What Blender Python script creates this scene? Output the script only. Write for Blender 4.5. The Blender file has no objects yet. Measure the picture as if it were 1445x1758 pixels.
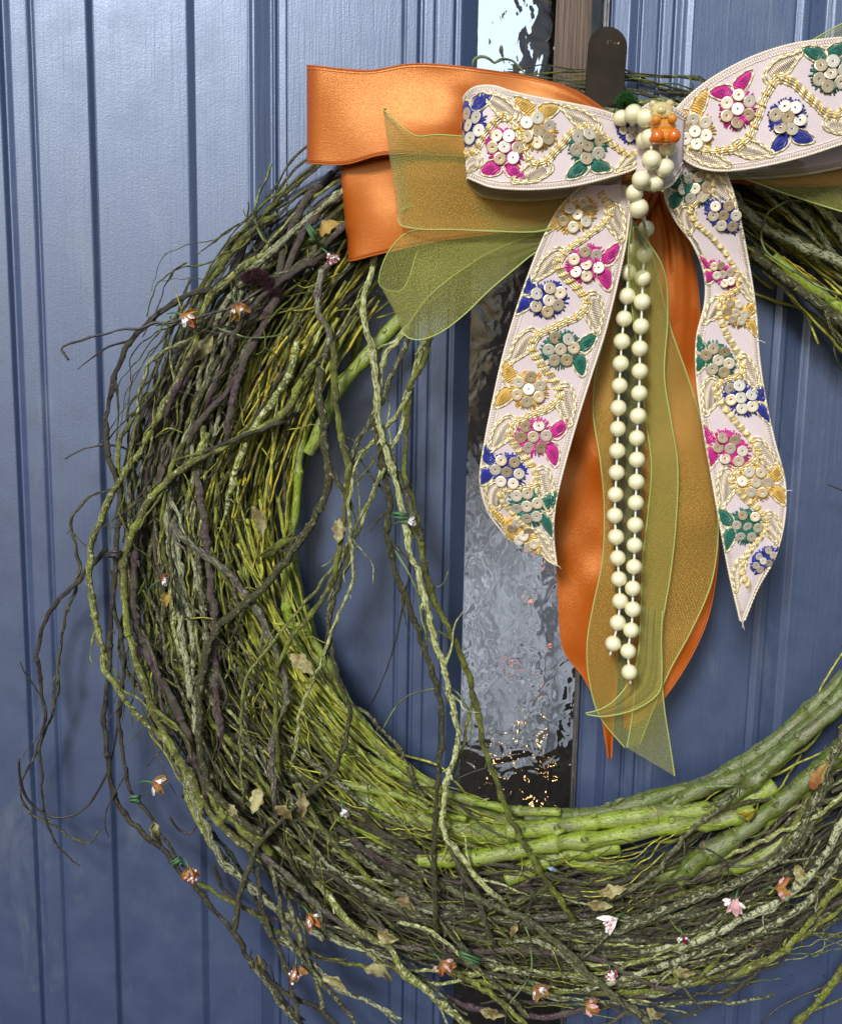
import bpy, math, random
import numpy as np
from mathutils import Vector, Matrix

# ------------------------------------------------------------------ camera, sky, sun, exposure
W_PX, H_PX, F_PX = 1445.0, 1758.0, 1700.0
DIST = 0.51                      # metres from lens to door face
PX = DIST / F_PX                 # one photograph pixel on the door face, metres (0.3 mm)
CAM = Vector((0.0, -DIST, 1.50))
_up = -Vector((-201.0 / F_PX, -11150.0 / F_PX, -1.0)).normalized()   # world up, in camera axes
_x = Vector((0, 0, -1)).cross(_up).normalized()
_y = _up.cross(_x).normalized()
ROT = Matrix((_x, _y, _up))      # camera axes -> world
RN = np.array(ROT)
sc = bpy.context.scene
COL = sc.collection
cd = bpy.data.cameras.new("camera")
cam = bpy.data.objects.new("camera", cd)
COL.objects.link(cam)
cd.sensor_fit = 'HORIZONTAL'
cd.sensor_width = 36.0
cd.lens = 36.0 * F_PX / W_PX
cd.clip_start = 0.01
cd.clip_end = 100.0
cam.matrix_world = Matrix.Translation(CAM) @ ROT.to_4x4()
sc.camera = cam

SUN_EL, SUN_AZ = math.radians(32), math.radians(202)   # azimuth clockwise from +Y; the door faces -Y
world = bpy.data.worlds.new("World")
sc.world = world
world.use_nodes = True
wn = world.node_tree.nodes
sky = wn.new('ShaderNodeTexSky')
sky.sky_type = 'NISHITA'
sky.sun_disc = False
sky.sun_elevation = SUN_EL
sky.sun_rotation = SUN_AZ
sky.air_density = 1.0
sky.dust_density = 1.5
world.node_tree.links.new(sky.outputs[0], wn['Background'].inputs[0])
wn['Background'].inputs[1].default_value = 0.05
sl = bpy.data.lights.new("sun", 'SUN')
sl.energy = 1.5
sl.angle = math.radians(14)
sl.color = (1.0, 0.97, 0.94)
sun = bpy.data.objects.new("sun", sl)
COL.objects.link(sun)
_sd = Vector((math.sin(SUN_AZ) * math.cos(SUN_EL), math.cos(SUN_AZ) * math.cos(SUN_EL), math.sin(SUN_EL)))
sun.rotation_euler = _sd.to_track_quat('Z', 'Y').to_euler()
sc.view_settings.view_transform = 'Standard'
sc.view_settings.look = 'None'
sc.view_settings.gamma = 1.0
sc.view_settings.exposure = 1.08
sc.cycles.transparent_max_bounces = 24
sc.cycles.max_bounces = 8

# ------------------------------------------------------------------ small helpers
RNG = np.random.default_rng(7)
random.seed(7)

def P(x, y, d=0.0):
    """point of the place seen at photograph position x, y, at d pixel-units in front of the door face"""
    v = RN @ np.array([(x - W_PX / 2) / F_PX, -(y - H_PX / 2) / F_PX, -1.0])
    t = (DIST - d * PX) / v[1]
    return np.array([v[0] * t, -DIST + v[1] * t, 1.50 + v[2] * t])

def PA(a):
    a = np.asarray(a, float)
    c = np.stack([(a[:, 0] - W_PX / 2) / F_PX, -(a[:, 1] - H_PX / 2) / F_PX, -np.ones(len(a))], 1)
    v = c @ RN.T
    t = (DIST - a[:, 2] * PX) / v[:, 1]
    return np.array([0, -DIST, 1.50]) + v * t[:, None]

def proj(p):
    c = (np.asarray(p) - np.array([0, -DIST, 1.50])) @ RN
    return np.stack([W_PX / 2 + F_PX * c[..., 0] / -c[..., 2], H_PX / 2 - F_PX * c[..., 1] / -c[..., 2]], -1)

def catmull(p, per=12):
    p = np.asarray(p, float)
    q = np.vstack([2 * p[0] - p[1], p, 2 * p[-1] - p[-2]])
    out = []
    t = np.linspace(0, 1, per, endpoint=False)[:, None]
    for i in range(len(p) - 1):
        a, b, c, d = q[i], q[i + 1], q[i + 2], q[i + 3]
        out.append(0.5 * ((2 * b) + (c - a) * t + (2 * a - 5 * b + 4 * c - d) * t ** 2 + (3 * b - a - 3 * c + d) * t ** 3))
    out.append(p[-1:])
    return np.vstack(out)

def resample(p, step=None, n=None):
    l = np.r_[0, np.cumsum(np.linalg.norm(np.diff(p, axis=0), axis=1))]
    if n is None:
        n = max(4, int(l[-1] / step) + 1)
    s = np.linspace(0, l[-1], n)
    return np.stack([np.interp(s, l, p[:, k]) for k in range(p.shape[1])], 1)

def smooth_noise(n, period, rng):
    k = max(2, int(n / period) + 3)
    c = rng.normal(0, 1, (k, 1))
    f = catmull(np.hstack([np.arange(k)[:, None].astype(float), c]), 8)
    return np.interp(np.linspace(0.5, 0.5 + n / period, n), f[:, 0], f[:, 1])

def mesh_np(name, verts, quads, mat=None, uv=None, smooth=True, tris=None):
    me = bpy.data.meshes.new(name)
    nq = 0 if quads is None else len(quads)
    nt = 0 if tris is None else len(tris)
    me.vertices.add(len(verts))
    me.vertices.foreach_set('co', np.asarray(verts, np.float32).ravel())
    idx = []
    if nq: idx.append(np.asarray(quads, np.int32).ravel())
    if nt: idx.append(np.asarray(tris, np.int32).ravel())
    idx = np.concatenate(idx)
    me.loops.add(len(idx))
    me.loops.foreach_set('vertex_index', idx)
    me.polygons.add(nq + nt)
    st = np.r_[np.arange(nq) * 4, nq * 4 + np.arange(nt) * 3].astype(np.int32)
    tot = np.r_[np.full(nq, 4), np.full(nt, 3)].astype(np.int32)
    me.polygons.foreach_set('loop_start', st)
    me.polygons.foreach_set('loop_total', tot)
    me.polygons.foreach_set('use_smooth', np.full(nq + nt, smooth))
    if uv is not None:
        l = me.uv_layers.new(name='UVMap')
        l.data.foreach_set('uv', np.asarray(uv, np.float32)[idx].ravel())
    me.update(calc_edges=True)
    me.validate()
    if mat: me.materials.append(mat)
    return me

def link(name, me, parent=None):
    o = bpy.data.objects.new(name, me)
    COL.objects.link(o)
    if parent is not None:
        o.parent = parent
    return o

def tag(o, label=None, cat=None, group=None, kind=None):
    if label: o['label'] = label
    if cat: o['category'] = cat
    if group: o['group'] = group
    if kind: o['kind'] = kind
    return o

def thing(name, label, cat, loc, group=None):
    o = bpy.data.objects.new(name, None)
    o.empty_display_size = 0.01
    COL.objects.link(o)
    o.location = loc
    return tag(o, label, cat, group)

class Buf:
    """gathers quad/tri pieces into one mesh; vertices in world space, shifted to the parent's origin at the end"""
    def __init__(s): s.v, s.q, s.t, s.u, s.n = [], [], [], [], 0
    def add(s, v, q=None, t=None, uv=None):
        v = np.asarray(v, float)
        if q is not None and len(q): s.q.append(np.asarray(q) + s.n)
        if t is not None and len(t): s.t.append(np.asarray(t) + s.n)
        s.v.append(v)
        s.u.append(np.zeros((len(v), 2)) if uv is None else np.asarray(uv, float))
        s.n += len(v)
        return s
    def build(s, name, mat, parent=None, smooth=True):
        v = np.vstack(s.v)
        if parent is not None:
            v = v - np.array(parent['_o'] if '_o' in parent else parent.location)
        me = mesh_np(name, v, np.vstack(s.q) if s.q else None, mat, np.vstack(s.u), smooth, np.vstack(s.t) if s.t else None)
        return link(name, me, parent)

def tube_geo(p, r, sides=7, rough=0.0, rng=RNG, flat=1.0, seed_uv=0.0):
    p = np.asarray(p, float)
    n = len(p)
    r = np.broadcast_to(np.asarray(r, float), (n,))
    T = np.gradient(p, axis=0)
    T /= np.linalg.norm(T, axis=1)[:, None] + 1e-12
    N = np.zeros_like(p)
    a = np.array([0, -1.0, 0]) if abs(T[0][1]) < 0.9 else np.array([1.0, 0, 0])
    N[0] = a - T[0] * a.dot(T[0])
    N[0] /= np.linalg.norm(N[0])
    for i in range(1, n):
        v = N[i - 1] - T[i] * N[i - 1].dot(T[i])
        N[i] = v / (np.linalg.norm(v) + 1e-12)
    B = np.cross(T, N)
    ang = np.arange(sides) / sides * 2 * math.pi
    rr = r[:, None] * (1 + (rng.normal(0, rough, (n, sides)) if rough else 0))
    v = p[:, None, :] + rr[..., None] * (np.cos(ang)[None, :, None] * N[:, None, :] * flat + np.sin(ang)[None, :, None] * B[:, None, :])
    v = v.reshape(-1, 3)
    i = np.arange(n - 1)[:, None] * sides
    j = np.arange(sides)[None, :]
    k = (j + 1) % sides
    q = np.stack([i + j, i + k, i + sides + k, i + sides + j], -1).reshape(-1, 4)
    L = np.r_[0, np.cumsum(np.linalg.norm(np.diff(p, axis=0), axis=1))] / PX / 100.0
    uv = np.stack([np.repeat(L, sides) + seed_uv, np.tile(np.sin(ang) * 0.5, n) * np.repeat(r, sides) / PX / 20 + seed_uv], 1)
    caps = []
    for e in (0, n - 1):
        c = p[e] + T[e] * (r[e] * 0.25 * (1 if e else -1))
        caps.append(c)
    v = np.vstack([v, caps])
    uv = np.vstack([uv, uv[:1], uv[-2:-1]])
    b0, b1 = n * sides, n * sides + 1
    t = [(b0, (j0 + 1) % sides, j0) for j0 in range(sides)] + [(b1, (n - 1) * sides + j0, (n - 1) * sides + (j0 + 1) % sides) for j0 in range(sides)]
    return v, q, t, uv

def sphere_geo(c, rad, seg=12, rings=8, sc3=(1, 1, 1)):
    th = np.linspace(0, math.pi, rings + 1)
    ph = np.arange(seg) / seg * 2 * math.pi
    v = np.stack([np.outer(np.sin(th), np.cos(ph)) * sc3[0], np.outer(np.sin(th), np.sin(ph)) * sc3[1], np.outer(np.cos(th), np.ones(seg)) * sc3[2]], -1).reshape(-1, 3) * rad + np.asarray(c)
    i = np.arange(rings)[:, None] * seg
    j = np.arange(seg)[None, :]
    q = np.stack([i + j, i + seg + j, i + seg + (j + 1) % seg, i + (j + 1) % seg], -1).reshape(-1, 4)
    return v, q

# ------------------------------------------------------------------ materials
def new_mat(name):
    m = bpy.data.materials.new(name)
    m.use_nodes = True
    nt = m.node_tree
    b = nt.nodes['Principled BSDF']
    return m, nt, b

def N(nt, t, **kw):
    n = nt.nodes.new(t)
    for k, v in kw.items():
        if k in ('operation', 'blend_type', 'data_type', 'noise_dimensions', 'feature', 'wave_type', 'bands_direction', 'distance', 'attribute_name', 'wave_profile', 'invert'):
            setattr(n, k, v)
        else:
            n.inputs[k.replace('_', ' ')].default_value = v
    return n

def ramp(nt, fac, stops, interp='LINEAR'):
    r = nt.nodes.new('ShaderNodeValToRGB')
    r.color_ramp.interpolation = interp
    e = r.color_ramp.elements
    while len(e) < len(stops): e.new(0.5)
    for i, (p, c) in enumerate(stops):
        e[i].position = p
        e[i].color = (*c, 1) if len(c) == 3 else c
    nt.links.new(fac, r.inputs[0])
    return r.outputs[0]

def mixc(nt, fac, a, b, mode='MIX'):
    m = nt.nodes.new('ShaderNodeMix')
    m.data_type = 'RGBA'
    m.blend_type = mode
    for s, val in ((m.inputs[0], fac), (m.inputs[6], a), (m.inputs[7], b)):
        if hasattr(val, 'is_linked'): nt.links.new(val, s)
        else: s.default_value = val if isinstance(val, (int, float)) else (*val, 1)
    return m.outputs[2]

def vec(nt, src='Object', scale=(1, 1, 1), rot=(0, 0, 0)):
    tc = nt.nodes.new('ShaderNodeTexCoord')
    mp = nt.nodes.new('ShaderNodeMapping')
    mp.inputs['Scale'].default_value = scale
    mp.inputs['Rotation'].default_value = rot
    nt.links.new(tc.outputs[src], mp.inputs[0])
    return mp.outputs[0]

def noise(nt, v, scale, detail=3, rough=0.55, dist=0.0):
    n = nt.nodes.new('ShaderNodeTexNoise')
    n.inputs['Scale'].default_value = scale
    n.inputs['Detail'].default_value = detail
    n.inputs['Roughness'].default_value = rough
    n.inputs['Distortion'].default_value = dist
    nt.links.new(v, n.inputs['Vector'])
    return n.outputs['Fac']

def bump(nt, b, h, strength=0.5, dist=0.001, prev=None):
    n = nt.nodes.new('ShaderNodeBump')
    n.inputs['Strength'].default_value = strength
    n.inputs['Distance'].default_value = dist
    nt.links.new(h, n.inputs['Height'])
    if prev is not None: nt.links.new(prev, n.inputs['Normal'])
    if b is not None: nt.links.new(n.outputs[0], b.inputs['Normal'])
    return n.outputs[0]

def bark(name, dark, mid, light, lichen=None, amount=0.5, rough=0.75, bstr=0.8, bdist=0.0008, spec=0.3, patch=0.8, alt=(0.035, 0.028, 0.02)):
    m, nt, b = new_mat(name)
    u = vec(nt, 'UV', (1, 1, 1))
    us = vec(nt, 'UV', (1.2, 7, 1))
    n1 = noise(nt, us, 9, 5, 0.7)
    n2 = noise(nt, u, 22, 3, 0.7)
    oi = nt.nodes.new('ShaderNodeObjectInfo')
    col = ramp(nt, n1, [(0.36, dark), (0.49, mid), (0.64, light)])
    ls = noise(nt, vec(nt, 'UV', (1, 0.6, 1)), 2.2, 3, 0.6)
    col = mixc(nt, ramp(nt, ls, [(0.46, (0, 0, 0)), (0.54, (patch, patch, patch))]), col, alt)
    if lichen:
        lf = noise(nt, vec(nt, 'UV', (0.8, 1.3, 1)), 13, 5, 0.68, 0.5)
        a = nt.nodes.new('ShaderNodeMath'); a.operation = 'MULTIPLY_ADD'
        nt.links.new(oi.outputs['Random'], a.inputs[0]); a.inputs[1].default_value = 0.16; nt.links.new(lf, a.inputs[2])
        th = 0.66 - 0.26 * (amount - 0.3)
        f = ramp(nt, a.outputs[0], [(th - 0.035, (0, 0, 0)), (th + 0.02, (1, 1, 1))])
        lc = mixc(nt, n2, tuple(x * 0.62 for x in lichen), lichen)
        col = mixc(nt, f, col, lc)
        hh = nt.nodes.new('ShaderNodeMath'); hh.operation = 'MULTIPLY_ADD'
        nt.links.new(f, hh.inputs[0]); hh.inputs[1].default_value = 0.6; nt.links.new(n2, hh.inputs[2])
        h2 = hh.outputs[0]
    else:
        h2 = n2
    hv = nt.nodes.new('ShaderNodeHueSaturation')
    vr = nt.nodes.new('ShaderNodeMapRange')
    vr.inputs['To Min'].default_value = 0.75 if 'lichen' in name else 0.9; vr.inputs['To Max'].default_value = 1.2 if 'lichen' in name else 1.65
    nt.links.new(oi.outputs['Random'], vr.inputs['Value'])
    nt.links.new(vr.outputs[0], hv.inputs['Value'])
    nt.links.new(col, hv.inputs['Color'])
    nt.links.new(hv.outputs[0], b.inputs['Base Color'])
    b.inputs['Roughness'].default_value = rough
    b.inputs['Specular IOR Level'].default_value = spec
    p = bump(nt, None, n1, bstr, bdist)
    bump(nt, b, h2, bstr, bdist, p)
    return m

M = {}
M['lime'] = bark('lime_stem_bark', (0.16, 0.22, 0.02), (0.36, 0.49, 0.035), (0.52, 0.66, 0.08), (0.14, 0.13, 0.08), 0.45, 0.38, 0.6, 0.0007, 0.6, 0.55, (0.16, 0.15, 0.10))
M['shoot'] = bark('olive_shoot_bark', (0.08, 0.08, 0.01), (0.34, 0.38, 0.035), (0.62, 0.62, 0.10), (0.30, 0.24, 0.04), 0.2, 0.45, 0.7, 0.0006, 0.6, 0.5, (0.10, 0.10, 0.03))
M['yellow'] = bark('yellow_shoot_bark', (0.2, 0.17, 0.01), (0.42, 0.36, 0.03), (0.5, 0.45, 0.05), None, 0, 0.5, 0.5, 0.0005, 0.4)
M['purple'] = bark('purple_brown_bark', (0.014, 0.007, 0.010), (0.075, 0.040, 0.052), (0.26, 0.17, 0.20), (0.24, 0.27, 0.17), 0.3, 0.42, 1.0, 0.0009, 0.7, 0.6, (0.10, 0.10, 0.05))
M['dark'] = bark('dark_brown_bark', (0.008, 0.006, 0.006), (0.035, 0.026, 0.023), (0.14, 0.11, 0.09), (0.25, 0.27, 0.12), 0.35, 0.42, 1.0, 0.001, 0.7, 0.5, (0.11, 0.115, 0.05))
M['lichen'] = bark('lichen_covered_bark', (0.02, 0.015, 0.013), (0.09, 0.085, 0.04), (0.24, 0.26, 0.11), (0.64, 0.69, 0.42), 0.5, 0.7, 1.0, 0.0012, 0.3, 0.6, (0.13, 0.12, 0.06))
M['moss'] = bark('mossy_bark', (0.025, 0.022, 0.008), (0.20, 0.24, 0.03), (0.46, 0.52, 0.10), (0.62, 0.66, 0.34), 0.4, 0.6, 1.0, 0.001, 0.4, 0.65, (0.07, 0.06, 0.03))
M['grey'] = bark('grey_green_stem_bark', (0.025, 0.03, 0.01), (0.09, 0.13, 0.02), (0.26, 0.33, 0.07), (0.34, 0.36, 0.24), 0.3, 0.27, 0.8, 0.0009, 1.0, 0.7, (0.24, 0.32, 0.04))
def stem_bark(name, base, hi, dull, patch=0.5):
    m, nt, b = new_mat(name)
    soft = noise(nt, vec(nt, 'UV', (0.6, 1.4, 1)), 2.0, 3, 0.55)
    edge = noise(nt, vec(nt, 'UV', (1, 3, 1)), 7, 4, 0.6)
    col = mixc(nt, edge, base, hi)
    col = mixc(nt, ramp(nt, soft, [(0.46, (0, 0, 0)), (0.66, (patch, patch, patch))]), col, dull)
    sp = noise(nt, vec(nt, 'UV', (0.7, 1.2, 1)), 17, 3, 0.65)
    col = mixc(nt, ramp(nt, sp, [(0.54, (0, 0, 0)), (0.62, (0.85, 0.85, 0.85))]), col, tuple(x * 0.3 for x in dull))
    sp2 = noise(nt, vec(nt, 'UV', (2.0, 0.8, 1)), 9, 3, 0.6)
    col = mixc(nt, ramp(nt, sp2, [(0.60, (0, 0, 0)), (0.66, (0.7, 0.7, 0.7))]), col, (0.30, 0.25, 0.15))
    nt.links.new(col, b.inputs['Base Color'])
    b.inputs['Roughness'].default_value = 0.34
    b.inputs['Specular IOR Level'].default_value = 0.8
    p = bump(nt, None, edge, 0.35, 0.0005)
    bump(nt, b, sp, 0.8, 0.0006, p)
    return m
M['lime'] = stem_bark('lime_stem_bark', (0.13, 0.21, 0.012), (0.36, 0.48, 0.04), (0.17, 0.17, 0.09), 0.9)
M['grey'] = stem_bark('dark_green_stem_bark', (0.035, 0.055, 0.008), (0.17, 0.25, 0.025), (0.12, 0.12, 0.06), 0.8)
M['wire'] = bark('black_tendril_skin', (0.008, 0.008, 0.009), (0.02, 0.02, 0.02), (0.05, 0.045, 0.04), None, 0, 0.35, 0.5, 0.0004, 0.6)
M['greenwire'] = bark('green_wire_wrap', (0.05, 0.08, 0.03), (0.14, 0.2, 0.07), (0.25, 0.33, 0.14), None, 0, 0.5, 0.5, 0.0004, 0.4)

def fabric(name, c1, c2, rough=0.4, sheen=0.0, weave=60, bstr=0.12, aniso=0.0, spec=0.5, coat=0.0):
    m, nt, b = new_mat(name)
    u = vec(nt, 'UV')
    n1 = noise(nt, u, 3, 2, 0.5)
    n2 = noise(nt, vec(nt, 'UV', (1, 3.5, 1)), weave, 2, 0.6)
    col = mixc(nt, n1, c1, c2)
    col = mixc(nt, ramp(nt, n2, [(0.35, (0, 0, 0)), (0.7, (1, 1, 1))]), col, tuple(min(1, x * 1.12) for x in c2))
    nt.links.new(col, b.inputs['Base Color'])
    b.inputs['Roughness'].default_value = rough
    b.inputs['Sheen Weight'].default_value = sheen
    b.inputs['Specular IOR Level'].default_value = spec
    b.inputs['Anisotropic'].default_value = aniso
    bump(nt, b, n2, bstr, 0.0003)
    return m
M['satin'] = fabric('orange_satin', (0.33, 0.062, 0.003), (0.39, 0.078, 0.004), 0.33, 0.0, 32, 0.55, 0.5, 1.0)
M['satin'].node_tree.nodes['Principled BSDF'].inputs['Specular Tint'].default_value = (1.0, 0.55, 0.22, 1)
M['satin'].node_tree.nodes['Principled BSDF'].inputs['IOR'].default_value = 1.8
M['satin_edge'] = fabric('orange_satin_edge', (0.36, 0.075, 0.006), (0.52, 0.13, 0.015), 0.5, 0.1, 80, 0.5)
M['silk'] = fabric('pale_pink_silk', (0.54, 0.44, 0.46), (0.66, 0.59, 0.61), 0.45, 0.1, 30, 0.5)
M['silk_edge'] = fabric('cream_edge_stitch', (0.74, 0.62, 0.46), (0.90, 0.82, 0.70), 0.5, 0.2, 80, 0.5)
def thread(name, c, metal=0.0, rough=0.4):
    m, nt, b = new_mat(name)
    w = nt.nodes.new('ShaderNodeTexWave')
    w.inputs['Scale'].default_value = 2.6
    w.inputs['Distortion'].default_value = 1.2
    nt.links.new(vec(nt, 'UV'), w.inputs[0])
    col = mixc(nt, w.outputs['Fac'], tuple(x * 0.6 for x in c), tuple(min(1, x * 1.2) for x in c))
    nt.links.new(col, b.inputs['Base Color'])
    b.inputs['Roughness'].default_value = rough
    b.inputs['Metallic'].default_value = metal
    b.inputs['Sheen Weight'].default_value = 0.2
    bump(nt, b, w.outputs['Fac'], 0.7, 0.0005)
    return m
M['gold'] = thread('gold_thread', (0.92, 0.77, 0.46), 0.25, 0.28)
M['goldfill'] = thread('pale_gold_thread', (0.80, 0.70, 0.56), 0.1, 0.3)
M['yellowthread'] = thread('yellow_thread', (0.80, 0.50, 0.10), 0.0, 0.35)
M['pink'] = thread('magenta_thread', (0.66, 0.02, 0.30), 0.0, 0.35)
M['blue'] = thread('royal_blue_thread', (0.015, 0.03, 0.36), 0.0, 0.35)
M['green'] = thread('teal_green_thread', (0.01, 0.17, 0.12), 0.0, 0.35)
m, nt, b = new_mat('champagne_sequin')
nn = noise(nt, vec(nt, 'Object'), 900, 2)
oi = nt.nodes.new('ShaderNodeObjectInfo')
nt.links.new(mixc(nt, ramp(nt, oi.outputs['Random'], [(0.1, (0, 0, 0)), (0.9, (1, 1, 1))]), mixc(nt, nn, (0.34, 0.25, 0.13), (0.60, 0.50, 0.32)), mixc(nt, nn, (0.70, 0.64, 0.50), (0.86, 0.83, 0.74))), b.inputs['Base Color'])
b.inputs['Metallic'].default_value = 0.35; b.inputs['Roughness'].default_value = 0.28
bump(nt, b, nn, 0.3, 0.0003)
M['sequin'] = m
m, nt, b = new_mat('cream_pearl')
b.inputs['Base Color'].default_value = (0.74, 0.72, 0.46, 1)
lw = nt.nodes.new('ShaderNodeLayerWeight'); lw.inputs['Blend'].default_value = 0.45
nt.links.new(mixc(nt, lw.outputs['Facing'], (0.88, 0.85, 0.58), (0.60, 0.55, 0.26)), b.inputs['Base Color'])  # rim darkened in the colour, standing in for shading at the edge
b.inputs['Roughness'].default_value = 0.3; b.inputs['Coat Weight'].default_value = 1.0; b.inputs['Coat Roughness'].default_value = 0.06; b.inputs['Coat IOR'].default_value = 1.7
b.inputs['Subsurface Weight'].default_value = 0.0
bump(nt, b, noise(nt, vec(nt, 'Object'), 700, 2), 0.08, 0.0003)
M['pearl'] = m
m, nt, b = new_mat('white_cord')
b.inputs['Base Color'].default_value = (0.75, 0.75, 0.68, 1); b.inputs['Roughness'].default_value = 0.5
bump(nt, b, noise(nt, vec(nt, 'Object'), 1200, 2), 0.4, 0.0003)
M['cord'] = m
def resin(name, c, tr=0.55):
    m, nt, b = new_mat(name)
    n = noise(nt, vec(nt, 'Object'), 300, 3)
    nt.links.new(mixc(nt, n, c, tuple(min(1, x * 1.25 + 0.02) for x in c)), b.inputs['Base Color'])
    b.inputs['Roughness'].default_value = 0.08; b.inputs['Transmission Weight'].default_value = tr; b.inputs['IOR'].default_value = 1.45
    b.inputs['Coat Weight'].default_value = 1.0; b.inputs['Coat Roughness'].default_value = 0.03
    return m
M['amber'] = resin('orange_resin', (0.88, 0.20, 0.01), 0.35)
M['amber_light'] = resin('light_orange_resin', (0.92, 0.36, 0.03), 0.4)
M['clear_yellow'] = resin('cloudy_yellow_resin', (0.85, 0.72, 0.34), 0.5)

def organza(name, c, alpha=0.55):
    m = bpy.data.materials.new(name); m.use_nodes = True
    nt = m.node_tree; b = nt.nodes['Principled BSDF']; out = nt.nodes['Material Output']
    u = vec(nt, 'UV', (1, 1, 1), (0, 0, math.radians(38)))
    w = nt.nodes.new('ShaderNodeTexWave'); w.inputs['Scale'].default_value = 8.3; w.inputs['Distortion'].default_value = 1.6; w.inputs['Detail'].default_value = 1
    nt.links.new(u, w.inputs[0])
    n = noise(nt, vec(nt, 'UV', (1, 1.8, 1), (0, 0, math.radians(38))), 30, 3, 0.75)
    nt.links.new(mixc(nt, ramp(nt, n, [(0.46, (0, 0, 0)), (0.62, (1, 1, 1))]), tuple(x * 0.8 for x in c), tuple(min(1, x * 1.9 + 0.06) for x in c)), b.inputs['Base Color'])  # sparkle painted in: bright specks in the base colour act as glints
    b.inputs['Roughness'].default_value = 0.42; b.inputs['Sheen Weight'].default_value = 0.5; b.inputs['Specular IOR Level'].default_value = 0.7
    tr = nt.nodes.new('ShaderNodeBsdfTransparent'); tr.inputs[0].default_value = (1, 1, 1, 1)
    tl = nt.nodes.new('ShaderNodeBsdfTranslucent'); tl.inputs[0].default_value = (*c, 1)
    m1 = nt.nodes.new('ShaderNodeMixShader'); m1.inputs[0].default_value = 0.3
    nt.links.new(b.outputs[0], m1.inputs[1]); nt.links.new(tl.outputs[0], m1.inputs[2])
    mx = nt.nodes.new('ShaderNodeMixShader')
    mr = nt.nodes.new('ShaderNodeMapRange'); mr.inputs['To Min'].default_value = alpha - 0.24; mr.inputs['To Max'].default_value = alpha + 0.24
    av = nt.nodes.new('ShaderNodeMath'); av.operation = 'MULTIPLY_ADD'; av.inputs[1].default_value = 1.6
    av2 = nt.nodes.new('ShaderNodeMath'); av2.operation = 'MULTIPLY_ADD'; av2.inputs[1].default_value = 0.55; av2.inputs[2].default_value = -0.58
    nt.links.new(w.outputs['Fac'], av2.inputs[0]); nt.links.new(n, av.inputs[0]); nt.links.new(av2.outputs[0], av.inputs[2])
    nt.links.new(av.outputs[0], mr.inputs['Value'])
    nt.links.new(mr.outputs[0], mx.inputs[0])
    nt.links.new(tr.outputs[0], mx.inputs[1]); nt.links.new(m1.outputs[0], mx.inputs[2])
    nt.links.new(mx.outputs[0], out.inputs['Surface'])
    bump(nt, b, n, 0.8, 0.0006)
    return m
M['organza'] = organza('olive_organza', (0.42, 0.43, 0.065), 0.40)
M['organza_edge'] = fabric('olive_organza_edge', (0.30, 0.38, 0.08), (0.42, 0.50, 0.13), 0.5, 0.2, 80, 0.5)

# painted door
m, nt, b = new_mat('blue_door_paint')
o_ = vec(nt, 'Object')
grain = noise(nt, vec(nt, 'Object', (1, 1, 0.05)), 900, 4, 0.6)
peel = noise(nt, o_, 1100, 2, 0.6)
big = noise(nt, o_, 9, 3, 0.6)
col = mixc(nt, big, (0.034, 0.054, 0.125), (0.047, 0.070, 0.148))
spk = noise(nt, o_, 520, 2, 0.5)
spa = noise(nt, o_, 14, 2, 0.5)
sm = nt.nodes.new('ShaderNodeMath'); sm.operation = 'MULTIPLY'
nt.links.new(ramp(nt, spk, [(0.68, (0, 0, 0)), (0.72, (1, 1, 1))]), sm.inputs[0])
nt.links.new(ramp(nt, spa, [(0.5, (0, 0, 0)), (0.62, (1, 1, 1))]), sm.inputs[1])
col = mixc(nt, sm.outputs[0], col, (0.02, 0.02, 0.025))
nt.links.new(col, b.inputs['Base Color'])
nt.links.new(ramp(nt, noise(nt, o_, 60, 3), [(0.3, (0.37, 0.37, 0.37)), (0.7, (0.50, 0.50, 0.50))]), b.inputs['Roughness'])
b.inputs['Specular IOR Level'].default_value = 0.9
b.inputs['IOR'].default_value = 1.85; b.inputs['Coat Weight'].default_value = 0.2; b.inputs['Coat Roughness'].default_value = 0.34; b.inputs['Specular Tint'].default_value = (0.62, 0.76, 1, 1)
scuff = noise(nt, vec(nt, 'Object', (1, 1, 0.35)), 26, 5, 0.75, 0.6)
col = mixc(nt, ramp(nt, scuff, [(0.56, (0, 0, 0)), (0.72, (1, 1, 1))]), col, (0.085, 0.11, 0.17))
nt.links.new(col, b.inputs['Base Color'])
brush = noise(nt, vec(nt, 'Object', (1, 1, 0.02)), 420, 3, 0.55)
p1 = bump(nt, None, brush, 0.28, 0.0004)
p0 = bump(nt, None, grain, 0.3, 0.0004, p1)
bump(nt, b, peel, 0.25, 0.0003, p0)
M['paint'] = m
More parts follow.
